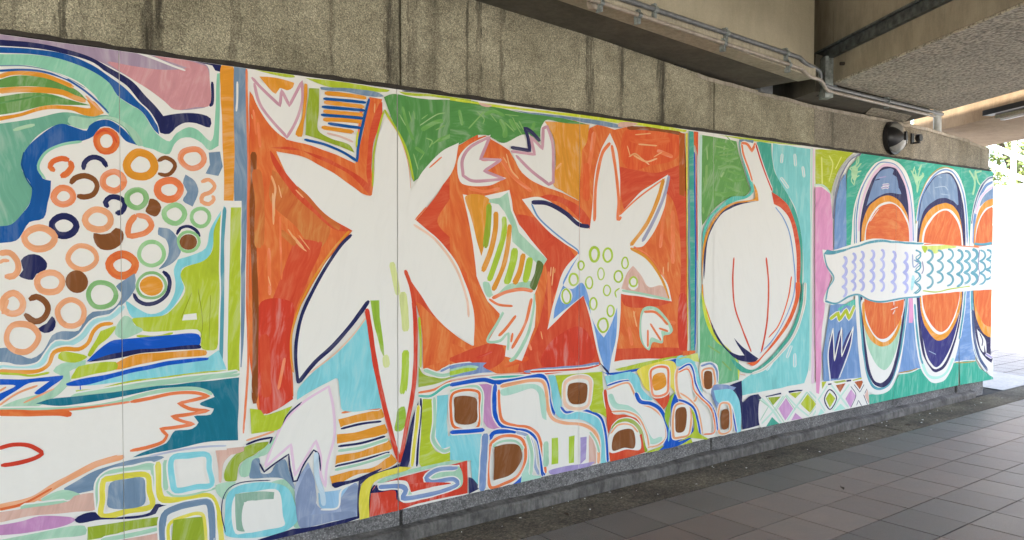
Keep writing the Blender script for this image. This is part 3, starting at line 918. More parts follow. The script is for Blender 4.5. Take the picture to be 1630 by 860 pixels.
F green 2413,2283* 2554,2283 2745,2274 2912,2265 3208,2263 3410,2248* 3208,2236 3075,2237 3040,2152 3028,2106 2970,2137 2901,2140 2789,2087 2746,2084 2691,2105 2649,2118 2555,2106 2413,2053*
S green2 26.0:1.26 2745,2213 2778,2164 2778,2112
S green2 22.7:1.28 2811,2220 2856,2163
S green2 17.2:1.25 2638,2228 2702,2252 2778,2234
S greenlt2 6.1:1.28 2833,2231 2867,2181 2901,2140
S greenlt2 5.3:1.28 2856,2207 2890,2175
S greenlt2 4.4:1.28 2778,2242 2878,2244
S green2 16.7:1.22 2473,2236 2493,2155
S greenlt2 5.1:1.24 2586,2240 2638,2203 2628,2176
S greenlt2 5.1:1.25 2681,2232 2724,2194
S green2 17.8:1.30 2993,2220 2970,2164
S greenlt2 7.0:1.27 2778,2199 2845,2153
S greenlt2 7.0:1.29 2878,2217 2912,2168
S greenlt2 6.8:1.23 2534,2142 2638,2245
#painted_top_border
F yellowgr 2413,2292* 2596,2290 2856,2290 3333,2299 3875,2304 4317,2294* 4302,2280 3875,2282 3663,2279 3333,2282 2969,2280 2680,2275 2596,2279 2413,2279*
F slate 2822,2269* 3039,2274 3308,2278 3462,2279 3650,2273 3705,2257 3595,2249 3410,2255 3208,2263 2946,2264
F clay 2601,2288 2691,2281 2670,2270 2617,2275
F clay 3677,2285 3846,2294 3761,2266 3664,2257
#painted_tulip_small
F cream 2681,2121* 2612,1979 2757,1996* 2644,1922 2790,1891* 2660,1841 2493,1846 2463,1894 2473,1987 2544,2059
S pink 15.3:1.24 2675,2110 2612,1984* 2751,1989* 2638,1921* 2773,1886* 2670,1872 2555,1864 2498,1888* 2493,1971 2544,2042 2675,2110
F cream 2817,2063* 2964,2066 2935,2161* 3040,2089* 3040,2188 3069,2227 3111,2158 3148,2007 3125,1846* 3041,1864 2902,1928
S pink 16.1:1.31 2823,2042 2993,2037* 2964,2137* 3052,2072* 3057,2190* 3087,2206* 3129,2105 3134,1887* 3100,1872* 2971,1941 2856,2022
S navydk 19.5:1.29 2820,2063 2959,2056* 2945,2126 2922,2182* 2970,2162 3034,2116
#painted_striped_leaf
f cream 2498,1787 2596,1775 2812,1825 2829,1766 2835,1714 2880,1635 3090,1439 3043,1385 3014,1277 2996,1241 3008,1169 2997,1051 2905,860 2781,897 2792,957 2661,984 2736,1084 2747,1136 2661,1209 2586,1349 2565,1519 2524,1687
F amber2 2514,1780 2671,1769 2665,1631 2628,1485 2618,1459* 2586,1553 2544,1688
f sage 2671,1769 2746,1780 2801,1813 2823,1713 2857,1653 2880,1591 3090,1435 3055,1394 3019,1412 2937,1467 2835,1538 2824,1634 2779,1703 2735,1745 2665,1751
F sage 2629,1313 2671,1312 2704,1242 2791,1292 2858,1308 2996,1309 2973,1269 2747,1249 2661,1235
S olive 29.2:1.24 2671,1743 2665,1631 2644,1502
S amber2 25.9:1.25 2719,1702 2714,1606 2682,1485 2628,1373
S ygreen2 27.8:1.26 2774,1677 2774,1590 2741,1485 2671,1321
S amber2 24.5:1.26 2815,1634 2802,1520 2769,1397 2698,1268
S ygreen2 35.3:1.27 2852,1502 2841,1432 2791,1301
S amber2 28.4:1.28 2914,1471 2886,1369 2847,1299
S ygreen2 34.0:1.29 2963,1449 2943,1368 2926,1306
F moss 3019,1431 3060,1407 3031,1322 2996,1259 2961,1287 2996,1359
#painted_tulip_small
S sage 19.7:1.28 2990,1241 2979,1125 2939,1001 2859,890 2814,867
S sage 14.0:1.25 2775,1152 2726,1084 2661,993 2748,987 2803,1027 2803,930
F cream 2671,1226 2780,1257 2892,1271 2990,1260* 2973,1125 2927,1002 2837,901* 2825,1026 2737,1005* 2780,1134 2693,1182
S orange2 19.5:1.27 2693,1225 2791,1257 2904,1269 2984,1255
S orange2 12.2:1.25 2671,1222 2736,1189 2836,1176
S orange2 16.1:1.28 2973,1215 2927,1073 2831,937
S orange2 15.9:1.26 2859,1122 2781,1046 2737,1014
S orange2 12.4:1.27 2836,1025 2825,973
#painted_star_flower
F cream 3596,2210* 3665,2090 3688,1798 3668,1700* 3879,1865 4132,1985* 4089,1751 3911,1525 3781,1504* 3956,1413 4124,1277 4175,1151* 3885,1192 3699,1218* 3687,1012 3620,692* 3579,677 3511,829 3417,1123 3377,1219* 3213,1113 3092,1028* 3139,1181 3212,1364 3337,1475* 3138,1576 2995,1683 2902,1778* 3041,1792 3210,1725 3427,1618* 3452,1789 3464,1933 3516,2098
S orange2 17.2:1.39 3596,2152 3529,2080 3477,1886 3466,1666
S orange2 17.5:1.41 3610,2139 3645,1991 3674,1798 3668,1680 3696,1700
S orange2 9.0:1.45 3682,1710 3850,1824 4102,1962
S amber2 22.2:1.46 4087,1956 4027,1811 3925,1656 3781,1519
S lav 18.4:1.48 4140,1980 4103,1865 4013,1708 3889,1545
S amber2 16.3:1.47 3781,1504 3941,1434 4078,1299 4148,1162
S orange2 8.1:1.46 3810,1514 3956,1449 4108,1309
F clay 3699,1248* 3740,1326 3811,1385 3884,1313 3958,1251 4078,1258 4141,1173* 3885,1212
F cream 3740,1336 3811,1405 3898,1313 3958,1271 3972,1342 3883,1414 3810,1444
S clay 12.0:1.44 3720,1257 3754,1336 3804,1385* 3884,1313 3944,1211
F cream 3762,1261 3809,1320 3855,1264 3812,1235
S sage 14.2:1.45 3706,1238 3885,1212 4156,1162
S navydk 24.0:1.34 2971,1763 3089,1762 3235,1707 3336,1644 3427,1632
S blue2 8.3:1.33 2971,1754 3018,1683 3113,1613 3236,1540 3331,1489 3337,1466
F sky 3337,1456* 3262,1373 3213,1290 3288,1260 3364,1296 3416,1218 3443,1093 3496,1003 3550,952* 3604,1017 3665,1131* 3659,954 3619,820 3586,695* 3510,877 3443,1093 3377,1219* 3263,1158 3140,1089* 3152,1163 3237,1317
F cream 3288,1218 3279,1189 3255,1173 3226,1174 3202,1192 3193,1221 3202,1249 3225,1266 3255,1265 3279,1247
l ygreen2 9.3:1.34 3240,1261 3273,1223 3263,1181 3228,1178 3207,1216 3213,1248
l ygreen2 15.0:1.38 3504,1465 3495,1438 3474,1422 3449,1426 3433,1451 3431,1481 3449,1504 3473,1507 3495,1495
l ygreen2 11.9:1.40 3602,1426 3576,1417 3553,1431 3542,1458 3551,1487 3572,1501 3598,1498 3615,1477 3618,1448
l ygreen2 9.5:1.36 3363,1424 3377,1414 3382,1396 3373,1381 3359,1372 3342,1379 3334,1394 3334,1412 3347,1423
l ygreen2 11.6:1.35 3333,1315 3326,1293 3304,1281 3280,1284 3264,1305 3265,1329 3279,1348 3303,1350 3324,1339
l ygreen2 9.6:1.37 3395,1290 3400,1314 3416,1327 3436,1328 3449,1311 3453,1286 3443,1264 3424,1258 3405,1268
l ygreen2 8.6:1.39 3551,1344 3543,1320 3528,1310 3510,1313 3499,1332 3497,1357 3510,1378 3528,1381 3544,1367
l ygreen2 9.9:1.41 3659,1295 3640,1313 3639,1337 3653,1356 3676,1362 3698,1353 3709,1330 3704,1307 3683,1292
l ygreen2 8.9:1.42 3704,1405 3710,1429 3724,1444 3743,1444 3756,1426 3761,1402 3750,1382 3732,1376 3713,1383
l ygreen2 8.7:1.40 3563,1213 3548,1228 3547,1251 3557,1270 3577,1275 3596,1264 3606,1244 3599,1223 3584,1211
l ygreen2 9.7:1.38 3467,1200 3484,1183 3489,1159 3479,1136 3462,1128 3442,1136 3432,1156 3433,1181 3448,1198
l ygreen2 9.8:1.40 3623,1085 3604,1079 3586,1091 3578,1114 3583,1137 3601,1149 3621,1144 3636,1127 3635,1102
l ygreen2 10.9:1.39 3567,992 3538,986 3513,1004 3498,1030 3510,1058 3533,1070 3563,1068 3581,1044 3585,1015
l ygreen2 10.1:1.44 3794,1264 3779,1277 3775,1298 3789,1314 3811,1321 3834,1310 3843,1292 3837,1271 3819,1262
S ygreen2 8.8:1.41 3685,1253 3646,1230 3658,1195
#painted_tulip_small
F sage 3900,1116 4019,1121 4111,1060 4189,962 4159,933 4097,926 4090,880 3991,892 3962,843 3887,899 3865,1002
F cream 3908,1090 4004,1101 4142,996 4158,948 4074,964 4082,896 3976,924 3947,854 3895,909 3886,1021
S orange2 14.4:1.47 3908,1095 4019,1085 4142,996
S orange2 12.2:1.46 3946,977 3947,865
S orange2 12.3:1.47 3968,1016 4074,897
S orange2 12.4:1.48 4143,954 4051,981
#painted_white_star
F cream 2033,2159* 2109,2056 2154,1948 2173,1790* 2257,1907 2354,2003 2473,2062* 2433,1917 2324,1780 2200,1646* 2324,1559 2433,1452 2504,1333 2566,1162 2571,973* 2433,1050 2324,1140 2219,1275 2130,1397* 2172,1300 2200,1211 2209,1016 2190,814 2143,617 2110,412* 2087,464 2016,673 1963,876 1933,1097 1920,1191 1912,1207* 1843,1118 1711,975 1563,858* 1548,951 1549,1061 1569,1170 1624,1293 1713,1440 1849,1581* 1713,1657 1611,1750 1519,1833 1467,1934* 1588,1921 1714,1874 1837,1805 1948,1733* 1966,1889 1984,2045
S peachpale 11.6:1.20 2191,1622 2324,1543 2453,1393 2524,1223 2535,1129
S orange2 6.5:1.17 2200,1646 2267,1713
S orange2 6.5:1.19 2286,1917 2363,1979
S amber 8.9:1.06 1828,1584 1729,1478 1640,1352 1577,1236 1534,1106 1530,1004 1541,915
S navy 14.9:1.07 1841,1566 1786,1516 1712,1418 1648,1315 1585,1191 1557,1075 1552,988 1563,869
S navy 19.7:1.08 1934,1241 1843,1133 1743,1033 1646,958 1563,869
#painted_star_stem
F aqua 1925,1160* 1946,1034 1981,874 2002,698* 1792,712 1775,779 1763,872 1718,861 1630,825 1559,788* 1567,846 1646,920 1743,980 1860,1086
S peachpale 7.6:1.09 1920,1160 1843,1072 1743,987 1614,908
f leafy 1942,1244 1990,1243 1995,1156 2016,1013 2021,950 1999,991 1964,1111
S ygpale 28.6:1.14 2062,1430 2080,1358 2098,1263
S ygpale 35.3:1.15 2126,1278 2139,1149 2144,1076
S ygpale 31.7:1.13 2025,965 2034,901
S ygreen2 35.4:1.15 2143,980 2139,859 2125,756
F leafy 2097,679 2134,691 2143,617 2120,572 2078,577 2088,632
S red 22.1:1.12 1922,1202 1938,1112 1963,954 1998,794 2051,589 2105,408
S red 21.0:1.15 2190,1235 2201,1097 2199,894 2185,758 2143,568 2110,412
S redor 17.7:1.16 2140,1389 2176,1300 2195,1195
S ygreen 11.4:1.16 2223,1145 2232,1014 2232,883
#painted_striped_bands
F ygreen 1334,778* 1386,765 1401,741 1460,749 1536,769* 1497,715 1475,667 1400,662 1342,660*
F olive 2218,893* 2247,849 2333,825 2433,832 2555,838* 2483,819 2333,792 2218,779*
S slate2 11.8:1.20 2353,852 2433,874 2555,876
S sage 16.8:1.19 2251,869 2363,830 2483,844 2555,846
S orange2 11.7:1.19 2218,754 2314,760 2413,792 2555,804
S mint2 13.3:1.18 2218,738 2294,730 2383,770 2483,785
F navy 2189,643* 2227,729* 2208,592 2180,449 2156,380* 2105,388*
S navy 11.5:1.16 2232,724 2232,646 2218,526 2208,372
S yellow 16.3:1.16 2218,689 2208,592 2189,464 2180,376
F ygreen 2242,719* 2299,712* 2304,596 2294,490 2343,425 2525,414* 2514,373 2383,368 2236,367* 2222,386*
S sage 16.8:1.19 2314,719 2319,594 2309,496 2373,428 2453,442 2545,445
f aqua 2333,725 2403,726 2393,585 2398,500 2598,472 2598,429 2483,454 2363,438 2323,511
F yellow 2105,388* 2180,372* 2124,357 2051,353 1962,333 1935,282 1930,157* 1878,160* 1874,262 1892,337 1962,372
F sage 2189,366* 2333,368 2535,361* 2535,344 2333,351 2142,342 1997,319 1979,330 2051,349
F red 1997,319* 2142,334 2284,342 2525,354* 2527,174* 2236,178 2096,164* 1930,165* 1944,281 1961,309*
F navy 1935,282* 1975,319* 1988,289 2087,275 2114,233 2105,219 2142,196 2087,222 2078,268 1988,277
F cream 1979,322* 2142,309 2170,247* 2314,254 2255,281 2256,323 2333,343 2473,337* 2494,231 2333,201 2142,196 2105,219 2096,269 1988,289
F sage 1984,317 2105,308 2142,293 2189,228 2333,226 2433,250 2275,270 2333,326 2473,328 2489,223 2333,209 2142,204 2105,219 2114,266 1997,291
S slate2 21.5:1.17 1984,305 2114,286 2142,261 2124,224 2217,214 2363,216 2463,236 2433,267 2294,275 2265,304 2333,334 2463,323
F red 2161,290* 2265,280 2423,248 2284,251 2179,246*
#painted_winding_paths
F slate2 2413,878* 2535,882 2656,872* 2629,853 2699,816* 2587,818 2433,815 2413,817*
F sage 2413,859* 2535,869 2603,851 2494,831 2413,817*
F ygreen2 2413,847* 2535,857 2592,843 2494,831 2413,826*
F slate2 2916,805 3093,807 3341,800 3511,804* 3504,786 3341,785 3093,789 2939,792
S redor 11.3:1.34 2963,794 3153,784 3406,775 3511,785
S clay 7.8:1.23 2413,799 2555,804 2704,800 2916,792
S mint2 12.3:1.25 2413,779 2587,785 2748,785 2974,768 3057,767
f aqua 2413,515 2619,486 2617,227 2603,194 2566,184 2556,254 2547,350 2413,372
F navy 2535,258* 2561,249 2598,208* 2606,185* 2535,168*
F orchid 2556,761* 2694,756* 2683,669 2694,581 2749,508 2727,493* 2662,515 2629,572 2629,675
S sage 13.7:1.22 2413,742 2494,750 2587,749 2619,711 2619,616 2614,530
l orange 13.6:1.21 2433,727 2597,718 2600,627 2592,525 2443,545 2418,632
F brown 2443,705 2576,690 2592,645 2582,556 2453,569 2441,646
l cream 6.8:1.21 2439,712 2585,696 2595,628 2587,549 2447,564 2435,647
S cobalt 21.4:1.27 2413,774 2535,780 2640,780 2715,758 2837,757 2974,764 3057,758 3093,706 3105,622 3124,565 3148,520
S cobalt 22.8:1.25 2713,749 2707,649 2713,578 2760,507
S cobalt 20.5:1.21 2413,522 2535,511 2640,505
S cobalt 25.4:1.28 2748,517 2860,478 2952,458 3023,394 3053,279 3065,176
F cream 2737,729 2860,743 2974,745 3057,728 3081,671 3088,578 3118,519 3192,482 3382,438 3474,378 3514,304 3515,177* 3218,178 3083,191* 3059,334 3022,430 2952,481 2838,505 2759,546 2743,610
S peach 18.6:1.32 2748,732 2882,741 2974,744 3057,728 3084,670 3094,577 3130,508 3216,469 3382,433 3474,378 3507,305 3508,178
S orange2 14.4:1.27 2737,716 2743,610 2765,537 2860,499 2952,476 3023,421 3059,315 3083,191
F greenpale2 2748,711 2882,728 2998,720 3057,682 3081,606 3088,500* 3058,517 3034,612 3022,668 2975,700 2860,681 2759,679
F aqua 3099,761* 3153,751 3178,660 3203,592 3204,564 3291,526 3381,524 3500,481 3554,396 3582,314 3589,175* 3528,175* 3527,322 3474,407 3381,462 3191,500 3142,562 3123,666
S cobalt 13.4:1.36 3197,565 3241,527 3330,532 3433,508 3527,458 3568,355 3589,175
F ygreen 3153,754* 3538,744* 3545,651 3580,530 3615,427* 3526,482 3433,523 3459,631 3445,709 3328,735 3228,721 3203,658 3203,611
l peachpale 20.9:1.35 3240,710 3341,729 3432,701 3433,624 3413,549 3330,540 3241,569 3228,646
l cream 13.3:1.35 3253,695 3341,702 3413,683 3413,607 3400,560 3317,556 3253,587 3243,644
F brown 3265,694 3400,685 3413,636 3394,571 3291,571 3253,615 3250,662
S cobalt 25.0:1.26 2670,444 2705,479 2804,470 2895,430 2941,360 2943,278 2918,201 2850,159 2760,140 2684,136
F greenpale2 2958,403 2982,291 2976,200 3047,179 3041,157 2953,154 2895,151
l orange2 16.0:1.26 2678,408 2738,448 2838,443 2906,411 2929,353 2924,282 2872,209 2782,184 2677,185
l sage 12.4:1.26 2700,405 2760,423 2860,408 2906,357
F brown 2707,400* 2804,403 2872,389 2900,357 2904,303 2861,247 2805,222 2703,213*
S slate2 34.8:1.23 2646,483 2637,380 2630,259 2625,169
S slatelt 16.4:1.28 2860,462 2952,422 2987,344 3000,251 3029,191
S sage 18.2:1.28 2941,433 2976,328 2970,201
S sage 29.5:1.30 3082,376 3085,302 3083,228
f ygreen2 3128,388 3177,386 3178,232 3125,233
f ygreen2 3261,379 3307,380 3303,216 3261,218
f lavd 3356,360 3408,358 3402,224 3357,198
f clay 3424,365 3447,362 3488,269 3488,182 3425,177
F lavd 3101,198 3218,208 3344,200 3475,193 3409,170 3218,173 3119,176
S sage 11.6:1.37 3434,383 3487,318 3515,246
F cobalt 3511,756 3579,730 3816,733 4038,755 4223,765* 4231,717 4192,742 4008,742 3817,718 3606,715
F navy 3518,799* 3585,744 3606,713 3552,757
F ygreen 3647,749* 3889,768 4351,792* 4384,768 4191,773 3889,737 3675,736
F aqua 3559,713* 3788,721* 3860,679 3890,605 3995,517* 3935,509 3847,549 3803,634 3760,669 3579,647*
S cobalt 9.9:1.41 3579,652 3689,666 3774,665
F cream 3586,632 3760,654 3818,593 3862,517 4010,459 4102,375 4134,277 4119,216 3938,212* 3907,308 3819,401 3691,477 3621,505 3593,577
S peach 10.2:1.45 3579,628 3760,651 3810,593 3854,518 3995,461 4095,376 4127,257 4058,214 3945,211
S greenpale2 32.4:1.43 3600,596 3649,522 3761,488 3862,416 3952,281 3997,244 4088,252
S redor 17.7:1.39 3559,630 3580,530 3636,444
F redor 3553,611* 3622,476 3747,450 3863,405 3892,351* 3733,432 3636,405 3588,352*
S peach 10.1:1.43 3621,485 3747,470 3862,416 3937,304 3960,219
S cobalt 20.7:1.46 3832,581 3876,520 3980,493 4071,441 4134,339 4150,253 4104,197
S olive 22.2:1.43 3622,377 3691,417 3790,405 3878,332 3916,215 3938,186
F redor 3596,233* 3893,310* 3923,183* 3610,167*
F cream 3610,231 3595,332 3677,399 3791,384 3863,314 3879,210 3749,230
S peach 10.0:1.41 3609,349 3678,394 3791,379 3856,325
F brown 3634,326 3692,358 3805,347 3835,278 3821,229 3735,242 3626,243
F redor 3994,533* 4085,533 4162,587* 4148,484 4102,437* 4040,497
F yellow2 3845,721 4007,757 4208,740 4210,540* 4147,589 4101,531 4024,560 3934,590 3875,667
F cream 3970,730 4145,725 4162,608 4116,540 3987,544 3964,638
l orange2 14.5:1.47 3981,714 4130,714 4143,631 4131,549 4002,544 3979,627
F amber 3993,671 4099,682 4123,602 4009,577
F leafy 4171,524* 4217,550 4187,448 4149,337 4173,271* 4110,384 4132,465
F ygreen 4174,208* 4357,246* 4407,163* 4229,168 3938,181
F cobalt 4210,535* 4274,480 4388,435* 4407,217* 4277,182 4043,170* 4135,224 4173,313 4171,450
S aqua2 8.4:1.49 4157,315 4150,222
F cream 4232,696 4352,702* 4404,455* 4258,493 4217,561
l peach 15.0:1.52 4232,686 4352,691 4427,603 4420,464 4258,503
F cream 4219,450 4322,459 4380,425 4365,255 4277,236 4197,236 4196,373
l peach 12.8:1.51 4211,445 4322,454 4375,415 4357,246 4261,233 4200,246
F brown 4224,423 4315,428 4332,356 4308,274 4228,274 4215,350
S cobalt 17.0:1.52 4231,723 4336,719 4385,699
F aqua 4231,781 4351,771 4417,723 4384,715 4224,718
#painted_border_stripes
f ochredk 4238,2272 4294,2271 4303,1853 4290,1852 4243,1861
f yellow2 4302,2272 4321,2274 4327,1484 4340,1059 4338,793 4348,739 4339,740 4322,1378
f mintdk 4334,2291 4379,2289 4387,2163 4404,1591 4415,949 4408,799 4367,802 4363,1165 4344,1696
f slate 4322,1906 4348,1886 4356,1484 4359,952 4342,1272 4329,1590
f rustor 4382,2292 4428,2292 4425,2124 4400,2196 4383,2205
S cobalt 8.5:1.54 4390,2153 4401,1803 4413,1377 4413,809
S red 6.4:1.54 4407,2144 4417,1804 4429,1420
F orange 4286,808* 4416,809 4416,793 4287,776*
S cream 6.4:1.55 4435,2273 4436,1911 4439,1377 4446,839
S sagelt 15.0:1.55 4458,2275 4456,1912 4456,1377 4455,1000 4450,752
F ygpale2 4239,769* 4351,780 4441,785* 4459,725* 4401,735 4255,763
#painted_green_field
F green3 4481,2277* 4633,2274 4863,2266* 4891,2179 4995,1983 5024,1927 4960,1879 4797,1862 4657,1801 4555,1722 4489,1656* 4479,1806 4481,2021
S green2 21.9:1.60 4634,2236 4738,2233 4828,2207
S green2 26.4:1.60 4618,2137 4740,2129 4883,2156
S green2 26.5:1.61 4654,2063 4794,2083 4920,2069
S green2 24.4:1.61 4672,1999 4813,1984 4958,2003
S green2 28.7:1.60 4604,1887 4743,1882 4886,1910
S greenlt2 8.7:1.60 4617,2213 4774,2203
S greenlt2 7.7:1.60 4670,2152 4828,2174
S greenlt2 7.7:1.60 4722,2122 4775,2115
S greenlt2 8.6:1.57 4532,2206 4542,2110
S greenlt2 7.5:1.56 4501,1990 4519,1894
S greenlt2 6.6:1.61 4737,2299 4845,2231
S green2 15.4:1.61 4652,2172 4864,2210
S green2 13.2:1.61 4687,2131 4829,2119
S greenlt2 13.2:1.60 4689,2000 4724,2040
S green2 15.6:1.61 4725,1947 4923,1900
S green2 15.5:1.62 4759,2048 4903,2034
S greenlt2 15.1:1.57 4534,2077 4527,1937
S greenlt2 12.9:1.56 4504,1742 4496,1785
S green2 15.2:1.58 4604,1919 4622,1844
F greenmid 4461,1204* 4513,1073 4617,937 4812,813 4895,705 4897,557* 4744,550* 4665,558 4655,680 4585,714 4467,708*
S greenlt2 9.8:1.56 4513,1051 4634,902
S greenlt2 9.9:1.57 4550,832 4688,766
S greenlt2 10.1:1.59 4707,709 4814,633
#painted_top_border
F ygreen 4650,2292* 5009,2300 5839,2315* 5817,2305 5499,2292 5066,2282 4881,2284
F ygreen 5103,2291 5297,2301 5817,2310 5297,2287
f slate 4890,2281 5065,2291 5056,2268 4895,2263
S clay 10.0:1.82 5861,2304 6156,2308
#painted_onion
F mintdk 5094,2273 5278,2282* 5289,2184 5331,2070 5485,1925 5591,1809 5668,1666 5704,1483 5704,1239 5669,1057* 5655,1240 5650,1483 5594,1676 5508,1794 5384,1885 5304,1917 5223,2041 5143,2174
F aqua2 5297,2284* 5796,2281* 5800,1852 5819,1360 5814,865 5809,568 5746,450* 5430,445 4945,439* 4934,537* 4980,561 5131,604 5325,681 5526,834 5670,996 5710,1178 5716,1422 5679,1629 5591,1821 5485,1925 5361,2037 5299,2162
S aquapale 10.7:1.72 5402,2039 5505,1961
S aquapale 10.9:1.72 5569,758 5508,666
S aquapale 10.6:1.68 5326,658 5247,594
S aquapale 12.2:1.74 5612,694 5615,585
S aquapale 9.6:1.75 5583,2229 5595,2134
S aquapale 9.7:1.77 5691,2140 5714,2056
S aquapale 9.4:1.72 5419,2217 5410,2146
f sagelt 5807,2288 5828,2290 5826,1853 5826,1360 5847,863 5831,541 5814,542 5810,1360
f pinkpale 5829,2283 5851,2285 5853,1854 5884,361 5845,415 5844,1236
F cream 4936,2272* 5047,2264 5085,2250 5144,2117 5224,2006 5294,1905 5305,1847 5426,1815 5541,1699 5608,1483 5623,1241 5574,1061 5422,888 5245,758 5129,686 4941,701 4759,783 4582,950 4512,1127 4485,1322 4483,1462 4540,1614 4658,1747 4815,1818 4998,1847* 5091,1873 5052,1940 4957,2071 4909,2191
F mint3 4877,2267* 4899,2257 4937,2182 4994,2073 5052,1963 5053,1917 4979,1869 4833,1835 4657,1769 4573,1701 4506,1592 4483,1484* 4489,1613 4555,1722 4674,1802 4797,1867 4960,1882 5024,1927 4976,2016 4910,2158
F amber 5052,1974 5100,1919 5116,1851* 4998,1841 4833,1813 4675,1742 4573,1647 4516,1527 4492,1408 4480,1269* 4480,1430 4490,1527 4548,1646 4641,1741 4780,1817 4924,1844 5072,1872
F navydk 5111,1849* 4924,1822 4798,1789 4675,1736 4590,1647 4540,1560 4517,1419 4502,1290* 4493,1333 4500,1462 4532,1570 4590,1669 4692,1759 4833,1818 4961,1836
S orange2 11.3:1.64 4908,2258 4928,2181 4994,2073 5042,1985
S orange2 18.0:1.65 4908,2256 4973,2252 5029,2206* 5075,2272
S red 10.4:1.68 5075,2260 5134,2150 5204,2040 5284,1928
F redor 5274,1927* 5384,1885 5487,1829 5583,1700 5649,1532 5659,1362 5646,1180* 5613,1241 5609,1423 5575,1580 5510,1723 5406,1803 5305,1835*
F rustor 5591,1242* 5657,1240 5647,1119 5545,953 5363,809 5206,714 5073,644 4997,671* 5129,686 5323,812 5503,968 5594,1121
S skyb 8.3:1.71 5325,1812 5427,1733 5512,1615 5567,1423 5591,1242 5552,1098 5422,924 5283,803 5148,731
S rustor 9.5:1.71 5542,1291 5500,1124 5381,926 5253,840
S amber 7.6:1.56 4485,1258 4495,1160 4547,1050 4599,949
F yellowgr 4478,1215* 4512,1127 4565,994 4670,867 4813,768 4905,659 4897,557 4871,696 4777,782 4635,858 4531,985 4487,1106
F mintdk 4804,718* 4868,696 4998,628 5130,627 5325,717 5526,858 5648,1033 5698,1239* 5732,1116 5671,971 5526,822 5325,681 5131,604 5017,597 4924,617 4841,676
S sand 10.8:1.71 5730,1238 5712,1055 5589,842 5405,711 5208,615 5055,588
S redor 10.2:1.62 4830,1439 4819,1283 4844,1091 4938,917 5043,750
S redor 11.7:1.67 5214,1437 5246,1250 5240,1016 5213,877 5167,741
F navy 4573,1007* 4652,901 4759,794 4885,740 4963,728* 4884,808 4838,867* 4940,792 5033,745 5133,695* 5091,677 4941,690 4831,733 4705,820 4617,915
S clay 9.1:1.62 4906,602 4980,584
F navy 4789,529* 4934,548* 4941,439* 4946,393 5038,428 5134,430* 5193,365 5165,251 5215,198* 4949,192* 4919,350 4853,471 4762,515
#painted_winding_paths
F cream 4467,708 4585,714 4655,680 4665,558 4640,494 4503,531
S slate2 13.2:1.56 4476,696 4585,703 4646,648 4648,560
l peach 13.1:1.56 4493,662 4586,670 4612,651 4625,551 4519,545 4494,597
F brown 4515,649 4586,646 4599,609 4588,533 4520,540
F slate2 4622,551 4762,537 4870,509* 4817,486 4657,492 4694,388 4659,381 4588,500
F aqua 4614,513* 4816,498 4899,421 4929,292 4930,184* 4884,178* 4855,301 4800,398 4658,426
S cobalt 10.2:1.60 4755,420 4809,375 4847,280 4875,185
l peach 12.3:1.59 4685,401 4782,400 4810,330 4803,207 4678,212
F brown 4708,355 4783,353 4792,287 4775,227 4710,236
F aqua 4239,759* 4351,760 4426,700 4468,599 4495,510* 4436,570 4385,704 4255,715*
S cobalt 10.9:1.54 4240,690 4352,718 4393,671 4419,583 4487,489 4589,412 4642,328 4661,226
S orange2 9.8:1.54 4240,674 4336,687 4377,630 4403,541 4470,480 4572,403 4616,331 4626,220 4507,220
S peach 9.7:1.53 4257,535 4354,482 4438,408 4472,328 4498,226
S cobalt 12.9:1.52 4242,489 4322,464 4404,412 4447,320 4473,224
F ygreen 4371,426* 4422,356 4465,231 4592,169 4358,219* 4245,208 4406,261
#painted_diamond_band
F cream 5160,393 5410,414 6002,445 6199,435 6205,156 5207,165 5148,217
f olive 5254,392 5418,382 5322,327
f navy 5225,406 5418,412 5426,399 5232,398
f navy 5517,414 5714,402 5690,393 5525,397
f ygdark2 5525,393 5698,388 5612,347
f orchid2 5390,292 5487,361 5582,269 5483,191
f orchid2 5560,181 5614,233 5711,176
f mintdk 5222,168 5308,240 5415,169
f ygdark2 5684,293 5780,361 5901,268 5815,209
f ygdark2 5978,382 5977,438 6036,432
f ygdark2 6031,282 6098,345 6178,279 6104,216
l navydk 8.6:1.82 6019,283 6098,355 6188,278 6105,207
S sagelt 12.4:1.68 5174,396 5323,282 5445,160
S sagelt 12.4:1.68 5456,383 5323,282 5177,204
S sagelt 11.0:1.74 5487,388 5629,282 5808,177
S sagelt 12.8:1.74 5771,380 5629,282 5506,188
S sagelt 11.3:1.79 5804,381 5963,270 6076,172
S sagelt 11.3:1.79 6105,406 5963,270 5857,180
S sage 6.1:1.66 5146,391 5263,325* 5163,232
S sage 5.3:1.69 5232,398 5367,277 5476,170
S sage 5.4:1.71 5352,279 5479,380* 5614,256
S sage 5.6:1.76 5660,296 5771,376* 5922,266* 5807,196
F cream 5923,407 5985,448 6245,428 6636,403 6698,328 6732,160 5928,173
f ygdark2 5980,437 6049,436 5987,377
f olive 6141,421 6324,418 6347,403 6191,404
f ygreen 6437,407 6577,415 6636,403 6449,399
f navydk 6346,416 6420,411 6424,398 6349,400
f navydk 6069,413 6123,411 6121,400 6071,402
f rust2 6186,389 6335,392 6253,322
f rust2 6472,388 6625,388 6562,314
f orchid2 6333,262 6422,332 6499,268 6414,179
f ygdark2 6036,295 6094,339 6182,282 6102,216
l navydk 8.4:1.82 6020,291 6092,363 6199,283 6106,201
S sagelt 13.3:1.84 6115,400 6254,289 6386,183
S sagelt 13.3:1.84 6392,377 6254,283 6141,188
S sagelt 11.8:1.80 6061,399 5936,301
S sagelt 10.6:1.79 5925,308 6033,195
f mintpale 6157,180 6261,228 6340,179
f mintpale 5928,173 5969,226 6023,184
f clay 6640,253 6686,310 6713,200 6714,169
S navy 4.9:1.87 6416,357 6498,274 6420,176
S navy 5.0:1.89 6467,367 6562,292* 6649,370
S navy 5.0:1.91 6622,264 6690,169
